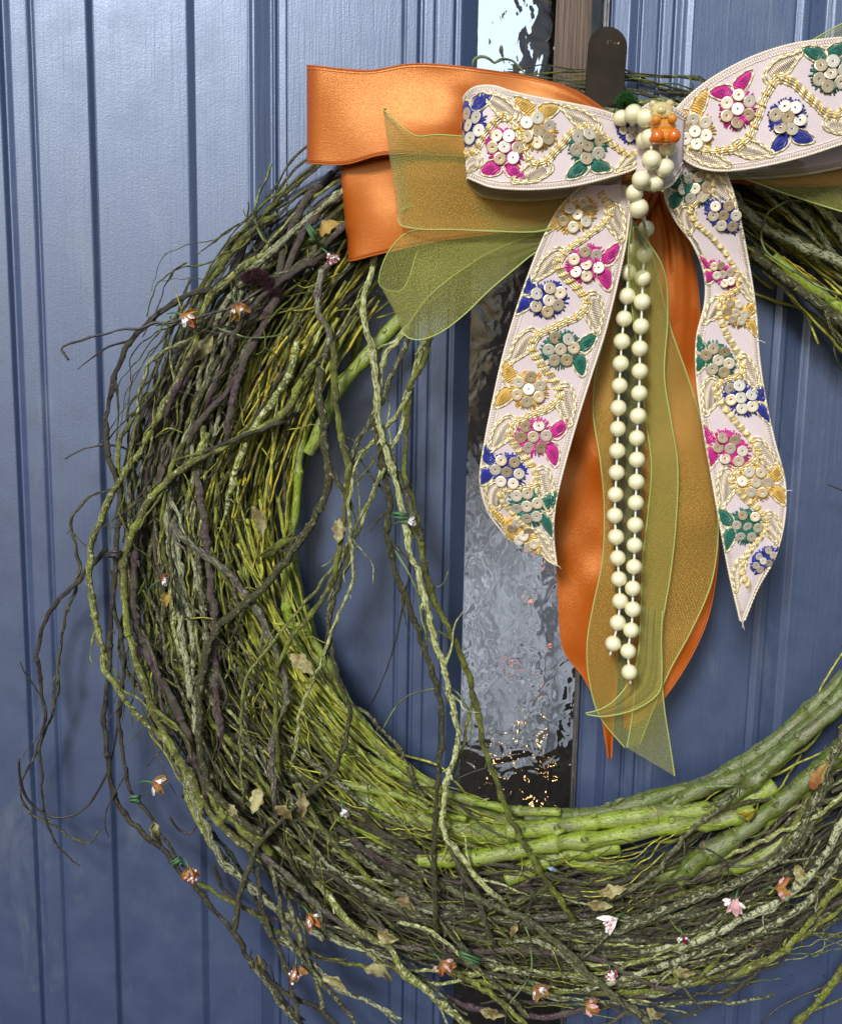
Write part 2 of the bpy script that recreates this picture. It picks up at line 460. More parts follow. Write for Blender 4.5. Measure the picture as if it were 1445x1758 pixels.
# rippled glass
m, nt, b = new_mat('rippled_glass')
o_ = vec(nt, 'Object')
b.inputs['Base Color'].default_value = (0.86, 0.88, 0.9, 1)
b.inputs['Roughness'].default_value = 0.03; b.inputs['Transmission Weight'].default_value = 1.0; b.inputs['IOR'].default_value = 1.5
p0 = bump(nt, None, noise(nt, o_, 62, 1, 0.4, 1.6), 0.6, 0.0012)
bump(nt, b, noise(nt, vec(nt, 'Object', (1, 1, 0.6)), 260, 1, 0.4, 1.5), 0.15, 0.0003, p0)
M['glass'] = m
def plain(name, c, rough=0.5, metal=0.0, nscale=400, var=0.25, bs=0.3, bd=0.0004, stretch=(1, 1, 1), spec=0.5, emit=None):
    m, nt, b = new_mat(name)
    n = noise(nt, vec(nt, 'Object', stretch), nscale, 3, 0.6)
    nt.links.new(mixc(nt, n, tuple(x * (1 - var) for x in c), tuple(min(1, x * (1 + var)) for x in c)), b.inputs['Base Color'])
    b.inputs['Roughness'].default_value = rough; b.inputs['Metallic'].default_value = metal; b.inputs['Specular IOR Level'].default_value = spec
    bump(nt, b, n, bs, bd)
    if emit:
        b.inputs['Emission Color'].default_value = (*emit[0], 1); b.inputs['Emission Strength'].default_value = emit[1]
    return m
M['bronze'] = plain('brushed_bronze', (0.11, 0.08, 0.062), 0.42, 0.6, 700, 1.0, 0.5, 0.0004, (1, 1, 0.02))
M['bronze_plate'] = plain('polished_dark_bronze', (0.055, 0.04, 0.025), 0.12, 0.85, 60, 0.6, 0.05, 0.0004)
M['scratch'] = plain('scratched_mark', (0.4, 0.3, 0.2), 0.3, 0.9)
M['came'] = plain('lead_strip', (0.22, 0.22, 0.22), 0.4, 0.8, 300, 0.5, 0.5, 0.0005)
M['lining'] = plain('black_rebate', (0.008, 0.008, 0.009), 0.5)
M['leafdry'] = plain('dried_leaf', (0.24, 0.22, 0.09), 0.8, 0, 260, 0.75, 0.8, 0.0006)
M['leafrust'] = plain('rust_petal', (0.50, 0.13, 0.05), 0.7, 0, 250, 0.5, 0.6, 0.0006)
M['leafochre'] = plain('ochre_petal', (0.42, 0.27, 0.08), 0.7, 0, 250, 0.5, 0.6, 0.0006)
def petal(name, c1, c2):
    m, nt, b = new_mat(name)
    n = noise(nt, vec(nt, 'Object'), 130, 4, 0.7)
    nt.links.new(mixc(nt, ramp(nt, n, [(0.42, (0, 0, 0)), (0.58, (1, 1, 1))]), c1, c2), b.inputs['Base Color'])
    b.inputs['Roughness'].default_value = 0.75
    bump(nt, b, noise(nt, vec(nt, 'Object'), 900, 3), 0.7, 0.0005)
    return m
M['leafrust'] = petal('rust_petal', (0.42, 0.08, 0.03), (0.34, 0.20, 0.05))
M['leafochre'] = petal('ochre_petal', (0.36, 0.26, 0.06), (0.30, 0.11, 0.04))
M['leafdry'] = petal('dried_leaf', (0.38, 0.36, 0.17), (0.15, 0.11, 0.04))
M['white'] = plain('white_petal', (0.85, 0.80, 0.80), 0.6, 0, 500, 0.08, 0.4)
M['palepink'] = plain('pale_pink_petal', (0.66, 0.40, 0.42), 0.6, 0, 500, 0.2, 0.4)
M['winefloret'] = plain('wine_floret', (0.25, 0.02, 0.06), 0.6, 0, 500, 0.3, 0.4)
M['minttape'] = plain('mint_green_tape', (0.06, 0.15, 0.06), 0.55, 0, 300, 0.3, 0.4)
M['fuzzbrown'] = plain('brown_chenille', (0.045, 0.012, 0.018), 0.9)
M['fuzzgreen'] = plain('green_chenille', (0.02, 0.10, 0.015), 0.9)
M['curtain'] = plain('grey_curtain', (0.46, 0.47, 0.49), 0.9, 0, 45, 0.5, 0.5, 0.002, (1, 1, 0.6))
_nt = M['curtain'].node_tree; _t = _nt.nodes.new('ShaderNodeBsdfTranslucent'); _m = _nt.nodes.new('ShaderNodeMixShader'); _m.inputs[0].default_value = 0.75
_nt.links.new(_nt.nodes['Principled BSDF'].inputs['Base Color'].links[0].from_socket, _t.inputs[0])
_nt.links.new(_nt.nodes['Principled BSDF'].outputs[0], _m.inputs[1]); _nt.links.new(_t.outputs[0], _m.inputs[2]); _nt.links.new(_m.outputs[0], _nt.nodes['Material Output'].inputs[0])
M['darkroom'] = plain('dark_room_wall', (0.012, 0.010, 0.009), 0.9)
M['daylight_window'] = plain('daylit_far_window', (0.5, 0.6, 0.7), 0.5, emit=((0.52, 0.72, 1.0), 0.30))  # emission for the panel added behind the top of the glass
M['curtain_glow'] = plain('daylight_behind_curtain', (0.5, 0.6, 0.7), 0.5, emit=((0.9, 0.93, 1.0), 0.95))  # emission for the panel added to light the curtain from behind
M['fairy'] = plain('warm_bulb', (1, 0.7, 0.3), 0.5, emit=((1.0, 0.6, 0.22), 2.5))
M['fairyred'] = plain('orange_bulb', (1, 0.3, 0.1), 0.5, emit=((1.0, 0.25, 0.12), 0.9))

# ------------------------------------------------------------------ door and setting
ZT, ZB = P(700, -260)[2], P(700, 2000)[2]
def X0(x):                       # world X of a vertical door line crossing the photograph's row y=40 at x
    return P(x, 40, 0)[0]
door = thing('door', 'blue painted panelled door with vertical mouldings and a strip of rippled glass', 'door', (0, 0.0, ZB))
def strip(name, prof, tilt=0):
    prof = np.array(prof, float)
    prof[:, 1] = np.where(prof[:, 1] > -15, prof[:, 1] * 0.6, prof[:, 1])
    # round every corner a little so edges catch light
    pts = []
    for i, p in enumerate(prof):
        if i in (0, len(prof) - 1): pts.append(p); continue
        a, c = prof[i - 1] - p, prof[i + 1] - p
        la, lc = np.linalg.norm(a), np.linalg.norm(c)
        r = min(2.2, la * 0.45, lc * 0.45)
        A, B_ = p + a / la * r, p + c / lc * r
        e = min(0.8, r * 0.5)
        if la > 3 * r: pts.append(p + a / la * (r + e))
        for t in (0, 0.33, 0.67, 1): pts.append((1 - t) ** 2 * A + 2 * t * (1 - t) * p + t * t * B_)
        if lc > 3 * r: pts.append(p + c / lc * (r + e))
    pts = np.array(pts)
    x = np.array([X0(q[0]) for q in pts])
    yv = -pts[:, 1] * PX
    back = 0.018
    n = len(x)
    bf = Buf()
    def wall(xs_, ys_):
        m_ = len(xs_)
        v = np.vstack([np.stack([xs_, ys_, np.full(m_, ZB)], 1), np.stack([xs_, ys_, np.full(m_, ZT)], 1)])
        bf.add(v, [(i, i + 1, m_ + i + 1, m_ + i) for i in range(m_ - 1)])
    wall(x, yv)
    for seg in (((x[-1], x[-1]), (yv[-1], back)), ((x[-1], x[0]), (back, back)), ((x[0], x[0]), (back, yv[0]))):
        wall(np.array(seg[0]), np.array(seg[1]))
    o = bf.build(name, M['paint'], door)
    return o
strip('stile', [(-420, 4), (-150, 4), (-148, 0), (-82, 0), (-80, 18)])
strip('moulding', [(-80, 18), (0, 18), (6, 6), (9, 6), (22, 20), (50, 18), (57, 10), (64, 24)])
strip('panel_border', [(64, 24), (66, 25), (152, 21), (160, 9), (163, 8)])
strip('panel', [(163, 8), (321, 8), (333, -3), (335, -3)])
strip('panel_border', [(335, -3), (424, 0), (427, -1), (434, 9), (437, 9)])
strip('moulding', [(437, 9), (463, -6), (466, -6), (470, 3), (472, 3), (477, -4), (479, -1), (491, 0), (493, -3), (496, -1), (502, -1)])
strip('stile', [(502, -1), (690, -1), (693, -5), (697, -5)])
strip('moulding', [(697, -5), (699, -1), (717, -1), (720, -11), (725, -11), (728, -4), (745, -3), (748, -9), (751, -5), (779, -4), (782, -12), (785, -12), (790, -8), (793, -9), (821, -26)])
strip('moulding', [(1050, -26), (1052, -17), (1057, -19), (1084, -17), (1095, -4), (1097, -4), (1099, -13), (1102, -4), (1130, -4), (1132, -11), (1135, -11), (1138, -3), (1155, -1), (1158, -9), (1161, -9), (1170, 2), (1179, 1), (1188, 7), (1191, 6)])
strip('stile', [(1191, 6), (1363, 0), (1366, -3)])
strip('moulding', [(1366, -3), (1376, 6), (1387, 4), (1390, 0), (1417, -8), (1420, -8), (1430, 3), (1436, 3), (1560, 3), (1564, -4), (1566, 3), (1720, 3)])

# glass pane with real relief
gx0, gx1 = X0(819), X0(1051)
def relief(x, z):
    a = np.sin(x * 610 + 2.2 * np.sin(z * 190 + 1)) * np.sin(z * 260 + 1.7 * np.sin(x * 420))
    b2 = np.sin(x * 260 - z * 120 + 1.3 * np.sin(z * 330))
    return a * 0.00005 + b2 * 0.00010
nx, nz = 60, 420
gx = np.linspace(gx0, gx1, nx); gz = np.linspace(ZB, ZT, nz)
GX, GZ = np.meshgrid(gx, gz)
front = np.stack([GX, 27 * PX - 0.0 + relief(GX, GZ) + 0.0012, GZ], -1).reshape(-1, 3)
rear = np.stack([GX, np.full_like(GX, 27 * PX + 0.0062), GZ], -1).reshape(-1, 3)
i = np.arange(nz - 1)[:, None] * nx; j = np.arange(nx - 1)[None, :]
q = np.stack([i + j, i + j + 1, i + nx + j + 1, i + nx + j], -1).reshape(-1, 4)
rim = np.r_[np.arange(nx), np.arange(1, nz) * nx + nx - 1, (nz - 1) * nx + np.arange(nx - 2, -1, -1), np.arange(nz - 2, 0, -1) * nx]
nv = nx * nz
qs = np.stack([rim, np.roll(rim, -1), np.roll(rim, -1) + nv, rim + nv], -1)[:, ::-1]
Buf().add(np.vstack([front, rear]), np.vstack([q, q[:, ::-1] + nv, qs])).build('glass_pane', M['glass'], door)
def box(buf, x0, x1, y0, y1, z0, z1):
    v = [(x, y, z) for x in (x0, x1) for y in (y0, y1) for z in (z0, z1)]
    return buf.add(v, [(0, 1, 3, 2), (4, 6, 7, 5), (0, 4, 5, 1), (2, 3, 7, 6), (0, 2, 6, 4), (1, 5, 7, 3)])
box(Buf(), X0(1040), X0(1043.5), 0.0062, 0.0085, ZB, ZT).build('lead_strip', M['came'], door, False)
box(Buf(), X0(1045.5), X0(1048), 0.0058, 0.0082, ZB, ZT).build('lead_strip', M['came'], door, False)

# what is seen through the glass: a dim hall, a pale curtain, added glowing panels, strings of small lights
hall = box(Buf(), -1.2, 1.2, 0.02, 1.6, ZB - 0.9, ZT + 0.9)
ho = hall.build('hall_interior', M['darkroom'], None, False); ho['kind'] = 'structure'
ho.data.flip_normals()
# open the front so the hall is seen only through the glass
bmv = [p_.index for p_ in ho.data.polygons if abs(p_.normal.y) > 0.9 and p_.center.y < 0.1]
import bmesh
bm = bmesh.new(); bm.from_mesh(ho.data); bm.faces.ensure_lookup_table()
bmesh.ops.delete(bm, geom=[bm.faces[k] for k in bmv], context='FACES'); bm.to_mesh(ho.data); bm.free()
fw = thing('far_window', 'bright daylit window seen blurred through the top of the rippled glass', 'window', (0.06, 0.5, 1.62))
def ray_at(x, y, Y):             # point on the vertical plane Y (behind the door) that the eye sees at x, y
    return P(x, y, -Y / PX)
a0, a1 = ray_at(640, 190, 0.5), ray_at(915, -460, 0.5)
box(Buf(), a0[0], a1[0], 0.50, 0.51, a0[2], a1[2]).build('pane', M['daylight_window'], fw, False)  # glowing panel added to brighten the top of the glass
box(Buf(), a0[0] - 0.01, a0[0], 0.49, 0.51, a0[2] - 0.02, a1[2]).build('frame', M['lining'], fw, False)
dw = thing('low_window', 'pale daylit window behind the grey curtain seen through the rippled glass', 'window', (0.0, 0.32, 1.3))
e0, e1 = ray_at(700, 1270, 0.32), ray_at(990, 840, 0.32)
box(Buf(), e0[0], e1[0], 0.32, 0.325, e0[2], e1[2]).build('pane', M['curtain_glow'], dw, False)  # added glowing panel, backlights the curtain
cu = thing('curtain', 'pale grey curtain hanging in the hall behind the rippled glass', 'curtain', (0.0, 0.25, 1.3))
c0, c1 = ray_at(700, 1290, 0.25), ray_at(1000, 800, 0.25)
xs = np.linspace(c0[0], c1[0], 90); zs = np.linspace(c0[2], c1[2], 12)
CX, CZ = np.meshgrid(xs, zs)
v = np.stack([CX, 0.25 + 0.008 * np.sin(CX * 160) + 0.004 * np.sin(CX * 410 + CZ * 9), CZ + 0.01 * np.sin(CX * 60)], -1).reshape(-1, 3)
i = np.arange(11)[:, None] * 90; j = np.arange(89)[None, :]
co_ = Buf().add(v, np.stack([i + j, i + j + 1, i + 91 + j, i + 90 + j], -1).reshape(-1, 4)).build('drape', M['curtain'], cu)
fl = thing('fairy_lights', 'string of tiny warm and orange lights glinting behind the rippled glass', 'fairy lights', (0.0, 0.2, 1.3))
rg = np.random.default_rng(3)
lights = [(rg.uniform(830, 965), rg.uniform(1230, 1385), 'fairy') for _ in range(18)] + [(rg.uniform(830, 960), rg.uniform(880, 1230), 'fairyred') for _ in range(12)]
pmesh = {}
for (x, y, k) in lights:
    p = ray_at(x, y, 0.2)
    if k not in pmesh:
        vv, qq = sphere_geo((0, 0, 0), 0.0011, 8, 6)
        pmesh[k] = mesh_np('bulb', vv, qq, M[k])
    o = link('bulb', pmesh[k], fl); o.location = Vector(p) - fl.location
lw_ = catmull([ray_at(x, y, 0.203) for (x, y, k) in sorted(lights, key=lambda t: t[1])], 4)
Buf().add(*tube_geo(lw_, 0.0004, 4)).build('wire', M['wire'], fl)

# ------------------------------------------------------------------ wreath hanger
hg = thing('wreath_hanger', 'brushed bronze over door hanger with a polished round ended hook in front', 'wreath hanger', P(1010, 100, 10))
def prism(outline, d0, d1, bev=1.2):
    """outline in photo px -> bevelled plate between depths d0 (rear) and d1 (front)"""
    o = np.array(outline, float); n = len(o); c = o.mean(0)
    ins = c + (o - c) * (1 - bev / np.linalg.norm(o - c, axis=1).mean())
    L = [PA(np.c_[o, np.full(n, d0)]), PA(np.c_[o, np.full(n, d1 - bev)]), PA(np.c_[ins, np.full(n, d1)])]
    v = np.vstack(L + [PA(np.c_[[c], [[d1]]])])
    q = [(a * n + i, a * n + (i + 1) % n, (a + 1) * n + (i + 1) % n, (a + 1) * n + i) for a in (0, 1) for i in range(n)]
    t = [(2 * n + i, 2 * n + (i + 1) % n, 3 * n) for i in range(n)]
    return Buf().add(v, q, t)
prism([(956, -200), (1020, -200), (1017, 0), (1013, 100), (1008, 330), (942, 330), (950, 100), (955, 0)], 3, 9).build('strap', M['bronze'], hg, False)
arc = [(1043 + 33.5 * math.cos(t), 81 - 36 * math.sin(t)) for t in np.linspace(0, math.pi, 24)]
prism(arc + [(1004, 150), (1000, 320), (1066, 320), (1071, 150)], 62, 68).build('hook', M['bronze_plate'], hg, False)
hb = catmull([P(1034, 322, 8), P(1033, 350, 12), P(1032, 362, 34), P(1032, 350, 58), P(1033, 320, 65)], 8)
w2 = 30 * PX
v = np.vstack([hb - [w2, 0, 0], hb + [w2, 0, 0]]); n = len(hb)
so = Buf().add(v, [(k, k + 1, n + k + 1, n + k) for k in range(n - 1)]).build('hook_bend', M['bronze_plate'], hg)
md = so.modifiers.new('thickness', 'SOLIDIFY'); md.thickness = 0.0012
for sq in ([(1043, 78), (1043, 70), (1048, 69), (1049, 73)], [(1053, 75), (1056, 72), (1059, 76), (1062, 71), (1061, 77)]):
    Buf().add(*tube_geo(catmull(PA([(x, y, 68.2) for x, y in sq]), 4), 0.0001, 4)).build('etched_mark', M['scratch'], hg)

# ------------------------------------------------------------------ wreath
CX0, CY0 = 1000.0, 900.0
wreath = thing('wreath', 'large rustic wreath of twisted green, mossy and dark twigs hanging on the blue door', 'wreath', P(CX0, CY0, 50))
WO = np.array(wreath.location)

RS = 0.74
def twig(buf, pts, r0, r1, sides=7, step=5.0, rough=0.06, wob=1.0, kink=0.6, knots=True, rng=RNG, prew=False, spur=0.0, scars=False, fork=False):
    """pts: (x, y, depth) in photo px; radii in px"""
    p = np.asarray(pts, float)
    if not prew: p = catmull(p, 10)
    p = resample(p, step)
    n = len(p)
    for k in range(3):
        a = wob * (1.0 if k < 2 else 1.3)
        p[:, k] += a * smooth_noise(n, max(3, 70 / step), rng) + kink * smooth_noise(n, max(2, 16 / step), rng)
    t = np.linspace(0, 1, n)
    r = (r0 + (r1 - r0) * t) * (RS if r0 < 12 else 0.97)
    r = r * (1 + 0.10 * smooth_noise(n, max(2, 22 / step), rng))
    if knots:
        s = rng.uniform(10, 50) / step
        while s < n - 2:
            c = int(s)
            r[c] *= 1.32
            if c + 1 < n: r[c + 1] *= 1.15
            if c > 0: r[c - 1] *= 1.08
            s += rng.uniform(30, 75) / step
    if scars:      # swollen nodes with a bud scar, and blunt cut ends
        s_ = rng.uniform(20, 60) / step
        while s_ < n - 6:
            c = int(s_); g = np.exp(-((np.arange(n) - c) / (5.0 / step)) ** 2)
            r = r * (1 + 0.13 * g)
            a_ = rng.uniform(-0.9, 0.9)
            d_ = p[min(c + 2, n - 1)] - p[max(c - 2, 0)]; d_ /= np.linalg.norm(d_)
            sd = np.cross(d_, [0, 0, 1.0]); sd /= np.linalg.norm(sd) + 1e-9
            o_ = sd * math.sin(a_) + np.array([0, 0, 1.0]) * math.cos(a_)
            c0 = p[c] + o_ * r[c] * 1.0
            for R_, t_ in ((r[c] * 0.30, 1.3), (r[c] * 0.14, 1.2)):
                ph = np.linspace(0, 2 * math.pi, 11)
                e2 = np.cross(o_, d_)
                ring_ = c0 + np.outer(np.cos(ph) * R_, d_) + np.outer(np.sin(ph) * R_ * 0.8, e2)
                v, q, tt, uv = tube_geo(PA(ring_), t_ * PX, 4, 0, rng, seed_uv=rng.uniform(0, 50)); buf.add(v, q, tt, uv)
            s_ += rng.uniform(45, 110) / step
    r = np.maximum(r, 0.6)
    w = PA(p)
    v, q, tt, uv = tube_geo(w, r * PX * 0.97, sides, rough, rng, seed_uv=rng.uniform(0, 50))
    buf.add(v, q, tt, uv)
    if fork:
        for _ in range(max(1, int(n * step / 230))):
            c = int(rng.integers(int(n * 0.12), int(n * 0.92)))
            c2 = min(c + 3, n - 1)
            d_ = p[c2] - p[c2 - 3]; d_ /= np.linalg.norm(d_) + 1e-9
            if rng.random() < 0.25: d_ = -d_
            o_ = np.array([-d_[1], d_[0], 0.0]) * rng.choice([-1, 1]) + np.array([0, 0, rng.uniform(-0.2, 0.25)])
            L_ = rng.uniform(35, 120); sp_ = rng.uniform(0.25, 0.6)
            fp = catmull(np.array([p[c], p[c] + d_ * L_ * 0.35 + o_ * L_ * sp_ * 0.4, p[c] + d_ * L_ * 0.7 + o_ * L_ * sp_ * 0.65 + rng.normal(0, 4, 3), p[c] + d_ * L_ + o_ * L_ * sp_ * rng.uniform(0.5, 1.2)]), 8)
            fp = resample(fp, 4.0)
            for k in range(2): fp[:, k] += 1.0 * smooth_noise(len(fp), 4, rng) * np.linspace(0, 1, len(fp))
            fp[:, 2] = np.maximum(fp[:, 2], 12)
            r_f = max(1.3, r[c] * 0.55)
            v, q, tt, uv = tube_geo(PA(fp), np.linspace(r_f, 0.8, len(fp)) * PX * (1 + 0.12 * smooth_noise(len(fp), 3, rng)), 6, 0.05, rng, seed_uv=rng.uniform(0, 50)); buf.add(v, q, tt, uv)
    if spur:
        m_ = int(n * step * spur / 100)
        for _ in range(m_):
            c = rng.integers(2, n - 2)
            d = p[min(c + 1, n - 1)] - p[c]
            d /= np.linalg.norm(d) + 1e-9
            o = rng.normal(0, 1, 3); o[2] = abs(o[2]) * 0.7; o -= d * o.dot(d); o /= np.linalg.norm(o)
            L = rng.uniform(4, 11) + r[c]
            e = np.array([p[c], p[c] + o * (r[c] + 1) + d * 2, p[c] + o * (L * 0.8) + d * (L * 0.7)])
            rr = max(0.8, r[c] * 0.38)
            v, q, tt, uv = tube_geo(PA(e), np.array([rr, rr, rr * 0.55]) * PX, 5, 0.1, rng, seed_uv=rng.uniform(0, 50))
            buf.add(v, q, tt, uv)
    return buf

def one(name, kind, pts, r0, r1, **kw):
    b_ = Buf()
    twig(b_, pts, r0, r1, **kw)
    return b_.build(name, M[kind], wreath)

def dd(pts, d0, d1=None, dm=None):
    n = len(pts)
    if d1 is None: d1 = d0
    return [(x, y, d0 + (d1 - d0) * i / (n - 1) + (0 if dm is None else dm * math.sin(math.pi * i / (n - 1)))) for i, (x, y) in enumerate(pts)]

# --- thick green stems at the inner edge (traced)
stems = [
 ('lime', 19, 21, 70, [(586, 1352), (665, 1388), (748, 1410), (850, 1432), (930, 1436)]),
 ('lime', 9, 8, 92, [(588, 1345), (640, 1358), (700, 1372), (760, 1398), (800, 1408)]),
 ('lime', 9, 11, 80, [(560, 1262), (624, 1300), (707, 1337), (790, 1370), (860, 1388), (960, 1392)]),
 ('lime', 15, 14, 84, [(868, 1428), (966, 1418), (1087, 1404), (1183, 1394), (1260, 1384), (1330, 1350)]),
 ('lime', 16, 14, 100, [(719, 1474), (790, 1472), (846, 1466), (942, 1452), (1039, 1438), (1135, 1423), (1231, 1412), (1290, 1390)]),
 ('lime', 16, 15, 88, [(868, 1506), (900, 1494), (942, 1476), (990, 1462), (1060, 1450)]),
 ('lime', 14, 16, 78, [(940, 1462), (980, 1478), (1039, 1490), (1135, 1500), (1231, 1490), (1303, 1471), (1400, 1400)]),
 ('grey', 17, 15, 104, [(1160, 1514), (1197, 1476), (1255, 1442), (1303, 1404), (1375, 1346), (1450, 1276), (1540, 1150)]),
 ('lime', 15, 13, 90, [(1290, 1420), (1350, 1376), (1410, 1330), (1470, 1280)]),
 ('grey', 14, 15, 74, [(1090, 1395), (1135, 1389), (1207, 1356), (1279, 1330), (1327, 1300), (1375, 1260), (1423, 1215), (1490, 1120)]),
 ('grey', 13, 12, 96, [(1228, 1382), (1279, 1351), (1315, 1322), (1351, 1290), (1390, 1258), (1450, 1205)]),
 ('grey', 15, 14, 60, [(900, 1400), (1010, 1398), (1110, 1374), (1220, 1340), (1330, 1270), (1450, 1160)]),
 ('lime', 12, 12, 82, [(690, 546), (648, 587), (607, 633), (578, 672), (552, 730), (530, 780)]),
 ('lime', 10, 12, 84, [(536, 700), (515, 790), (507, 863), (495, 946), (490, 1012), (499, 1079), (530, 1140), (575, 1200)]),
 ('lime', 9, 9, 90, [(510, 1070), (530, 1090), (565, 1140), (592, 1195), (648, 1272), (690, 1314), (748, 1350)]),
 ('lime', 8, 9, 84, [(470, 1150), (520, 1230), (580, 1300), (650, 1350), (720, 1378)]),
 ('grey', 13, 12, 62, [(1290, 430), (1340, 470), (1394, 500), (1440, 560), (1490, 640)]),
 ('lime', 10, 12, 88, [(1330, 440), (1370, 478), (1410, 508), (1450, 535), (1500, 600)]),
 ('lime', 11, 12, 52, [(620, 560), (560, 640), (520, 740), (500, 860), (505, 980), (530, 1090)]),
 ('grey', 12, 13, 46, [(520, 1040), (560, 1150), (630, 1260), (720, 1345), (840, 1400), (980, 1425)]),
]
for k, a, b_, d, pts in stems:
    one('green_stem', k, dd(pts, d), a, b_, sides=14, step=4, rough=0.012, wob=1.6, kink=0.5, spur=0.3, knots=False, scars=True)

def ring(th, r):
    return CX0 + r * np.cos(np.radians(th)), CY0 + r * np.sin(np.radians(th)) * 0.995

# --- fine olive shoots, nearly straight chords across the inner band
rs = np.random.default_rng(11)
def chord(th0, span, ra, rb, d0, d1):
    n = 7
    th1 = th0 - span
    x0, y0 = ring(th0, ra); x1, y1 = ring(th1, rb)
    t = np.linspace(0, 1, n)
    # blend of chord and arc
    thm = th0 + (th1 - th0) * t
    rm = ra + (rb - ra) * t
    ax, ay = ring(thm, rm)
    k = 0.62
    return np.stack([ax * (1 - k) + (x0 + (x1 - x0) * t) * k, ay * (1 - k) + (y0 + (y1 - y0) * t) * k, d0 + (d1 - d0) * t], 1)
nshoot = 0
def shoots(count, th_rng, span_rng, r_rng, d_rng, rad, kinds, name='shoot', spur=0.4, sides=6, drift=(-60, 60)):
    for _ in range(count):
        th = rs.uniform(*th_rng); sp = rs.uniform(*span_rng)
        ra = rs.uniform(*r_rng); rb = np.clip(ra + rs.uniform(*drift), r_rng[0] - 5, r_rng[1] + 20)
        d0 = rs.uniform(*d_rng); d1 = rs.uniform(*d_rng)
        rr = rs.uniform(*rad)
        one(name, kinds[rs.integers(len(kinds))], chord(th, sp, ra, rb, d0, d1), rr, rr * rs.uniform(0.45, 0.8), sides=sides, step=7, rough=0.09, wob=1.2, kink=0.7, rng=rs, spur=spur)
# theta runs down the picture: 235 upper left, 180 left, 90 bottom
shoots(95, (205, 232), (28, 42), (515, 640), (55, 112), (2.0, 4.4), ['shoot', 'shoot', 'yellow', 'moss', 'shoot', 'dark'])
shoots(100, (150, 190), (26, 42), (520, 660), (55, 110), (2.0, 4.6), ['shoot', 'shoot', 'lime', 'shoot', 'moss'], drift=(-90, 20))
shoots(45, (120, 150), (24, 40), (540, 690), (50, 90), (2.4, 4.4), ['shoot', 'lime', 'shoot'], drift=(-80, 10))
shoots(22, (-38, -20), (26, 40), (540, 680), (50, 100), (2.6, 4.6), ['shoot', 'moss', 'yellow'])

# --- outer arcs: purple and dark bark, lichened and mossy twigs
def arc_pts(th0, span, r0, r1, d0, d1, n=10, wr=14):
    t = np.linspace(0, 1, n)
    th = th0 - span * t
    r = r0 + (r1 - r0) * t + wr * smooth_noise(n, 3, rs)
    x, y = ring(th, r)
    d = d0 + (d1 - d0) * t + 8 * smooth_noise(n, 3, rs)
    return np.stack([x, y, np.maximum(d, 6)], 1)
def arcs(count, th_rng, span_rng, r_rng, d_rng, rad, kinds, name='twig', sides=7, step=6, drift=40, spur=0.25, wr=14):
    for _ in range(count):
        ra = rs.uniform(*r_rng); rb = np.clip(ra + rs.normal(0, drift), r_rng[0], r_rng[1] + 10)
        rr = rs.uniform(*rad)
        one(name, kinds[rs.integers(len(kinds))], arc_pts(rs.uniform(*th_rng), rs.uniform(*span_rng), ra, rb, rs.uniform(*d_rng), rs.uniform(*d_rng), wr=wr),
            rr, rr * rs.uniform(0.45, 0.85), sides=sides, step=step, rough=0.10, wob=2.2, kink=1.1, rng=rs, spur=spur)
arcs(36, (205, 240), (30, 65), (640, 745), (30, 114), (3.4, 7.8), ['purple', 'moss', 'purple', 'moss', 'lichen'], wr=20)
arcs(38, (165, 200), (30, 65), (650, 790), (30, 114), (3.2, 7.8), ['lichen', 'purple', 'moss', 'lichen', 'moss'], wr=22)
arcs(62, (115, 160), (30, 70), (600, 790), (35, 118), (3.2, 8.6), ['dark', 'purple', 'dark', 'moss', 'dark', 'lichen'], wr=24)
arcs(44, (72, 112), (30, 65), (610, 800), (35, 116), (3.2, 8.6), ['dark', 'lichen', 'dark', 'moss', 'purple', 'dark'], wr=24)
arcs(26, (88, 150), (16, 40), (730, 860), (40, 112), (2.2, 6.0), ['dark', 'moss', 'lichen', 'dark', 'purple'], drift=60, wr=26)
arcs(16, (-60, -18), (30, 60), (600, 740), (30, 100), (4.5, 8.5), ['moss', 'lichen', 'grey', 'dark'])

# --- the tangle underneath, too many to count, all the way round
tg = {k: Buf() for k in ('dark', 'moss', 'shoot', 'lichen')}
for i_ in range(430):
    k = ['dark', 'dark', 'moss', 'shoot', 'lichen', 'dark'][i_ % 6]
    lo, hi = (500, 660) if k == 'shoot' else (590, 785)
    ra = rs.uniform(lo, hi)
    rr = rs.uniform(2.0, 4.8)
    twig(tg[k], arc_pts(rs.uniform(0, 360), rs.uniform(25, 60), ra, np.clip(ra + rs.normal(0, 45), lo, hi), rs.uniform(8, 70), rs.uniform(8, 70), wr=16), rr, rr * 0.5, sides=5, step=13, rough=0.1, wob=2.5, kink=1.4, rng=rs)
for i_ in range(230):   # the dense left and bottom
    k = ['dark', 'moss', 'dark', 'dark', 'lichen', 'dark'][i_ % 6]
    ra = rs.uniform(610, 790)
    rr = rs.uniform(1.4, 3.6)
    twig(tg[k], arc_pts(rs.uniform(75, 225) if i_ % 2 else rs.uniform(75, 160), rs.uniform(20, 45), ra, np.clip(ra + rs.normal(0, 60), 590, 800), rs.uniform(20, 100), rs.uniform(20, 100), wr=20), rr, rr * 0.5, sides=5, step=10, rough=0.1, wob=3, kink=1.6, rng=rs)
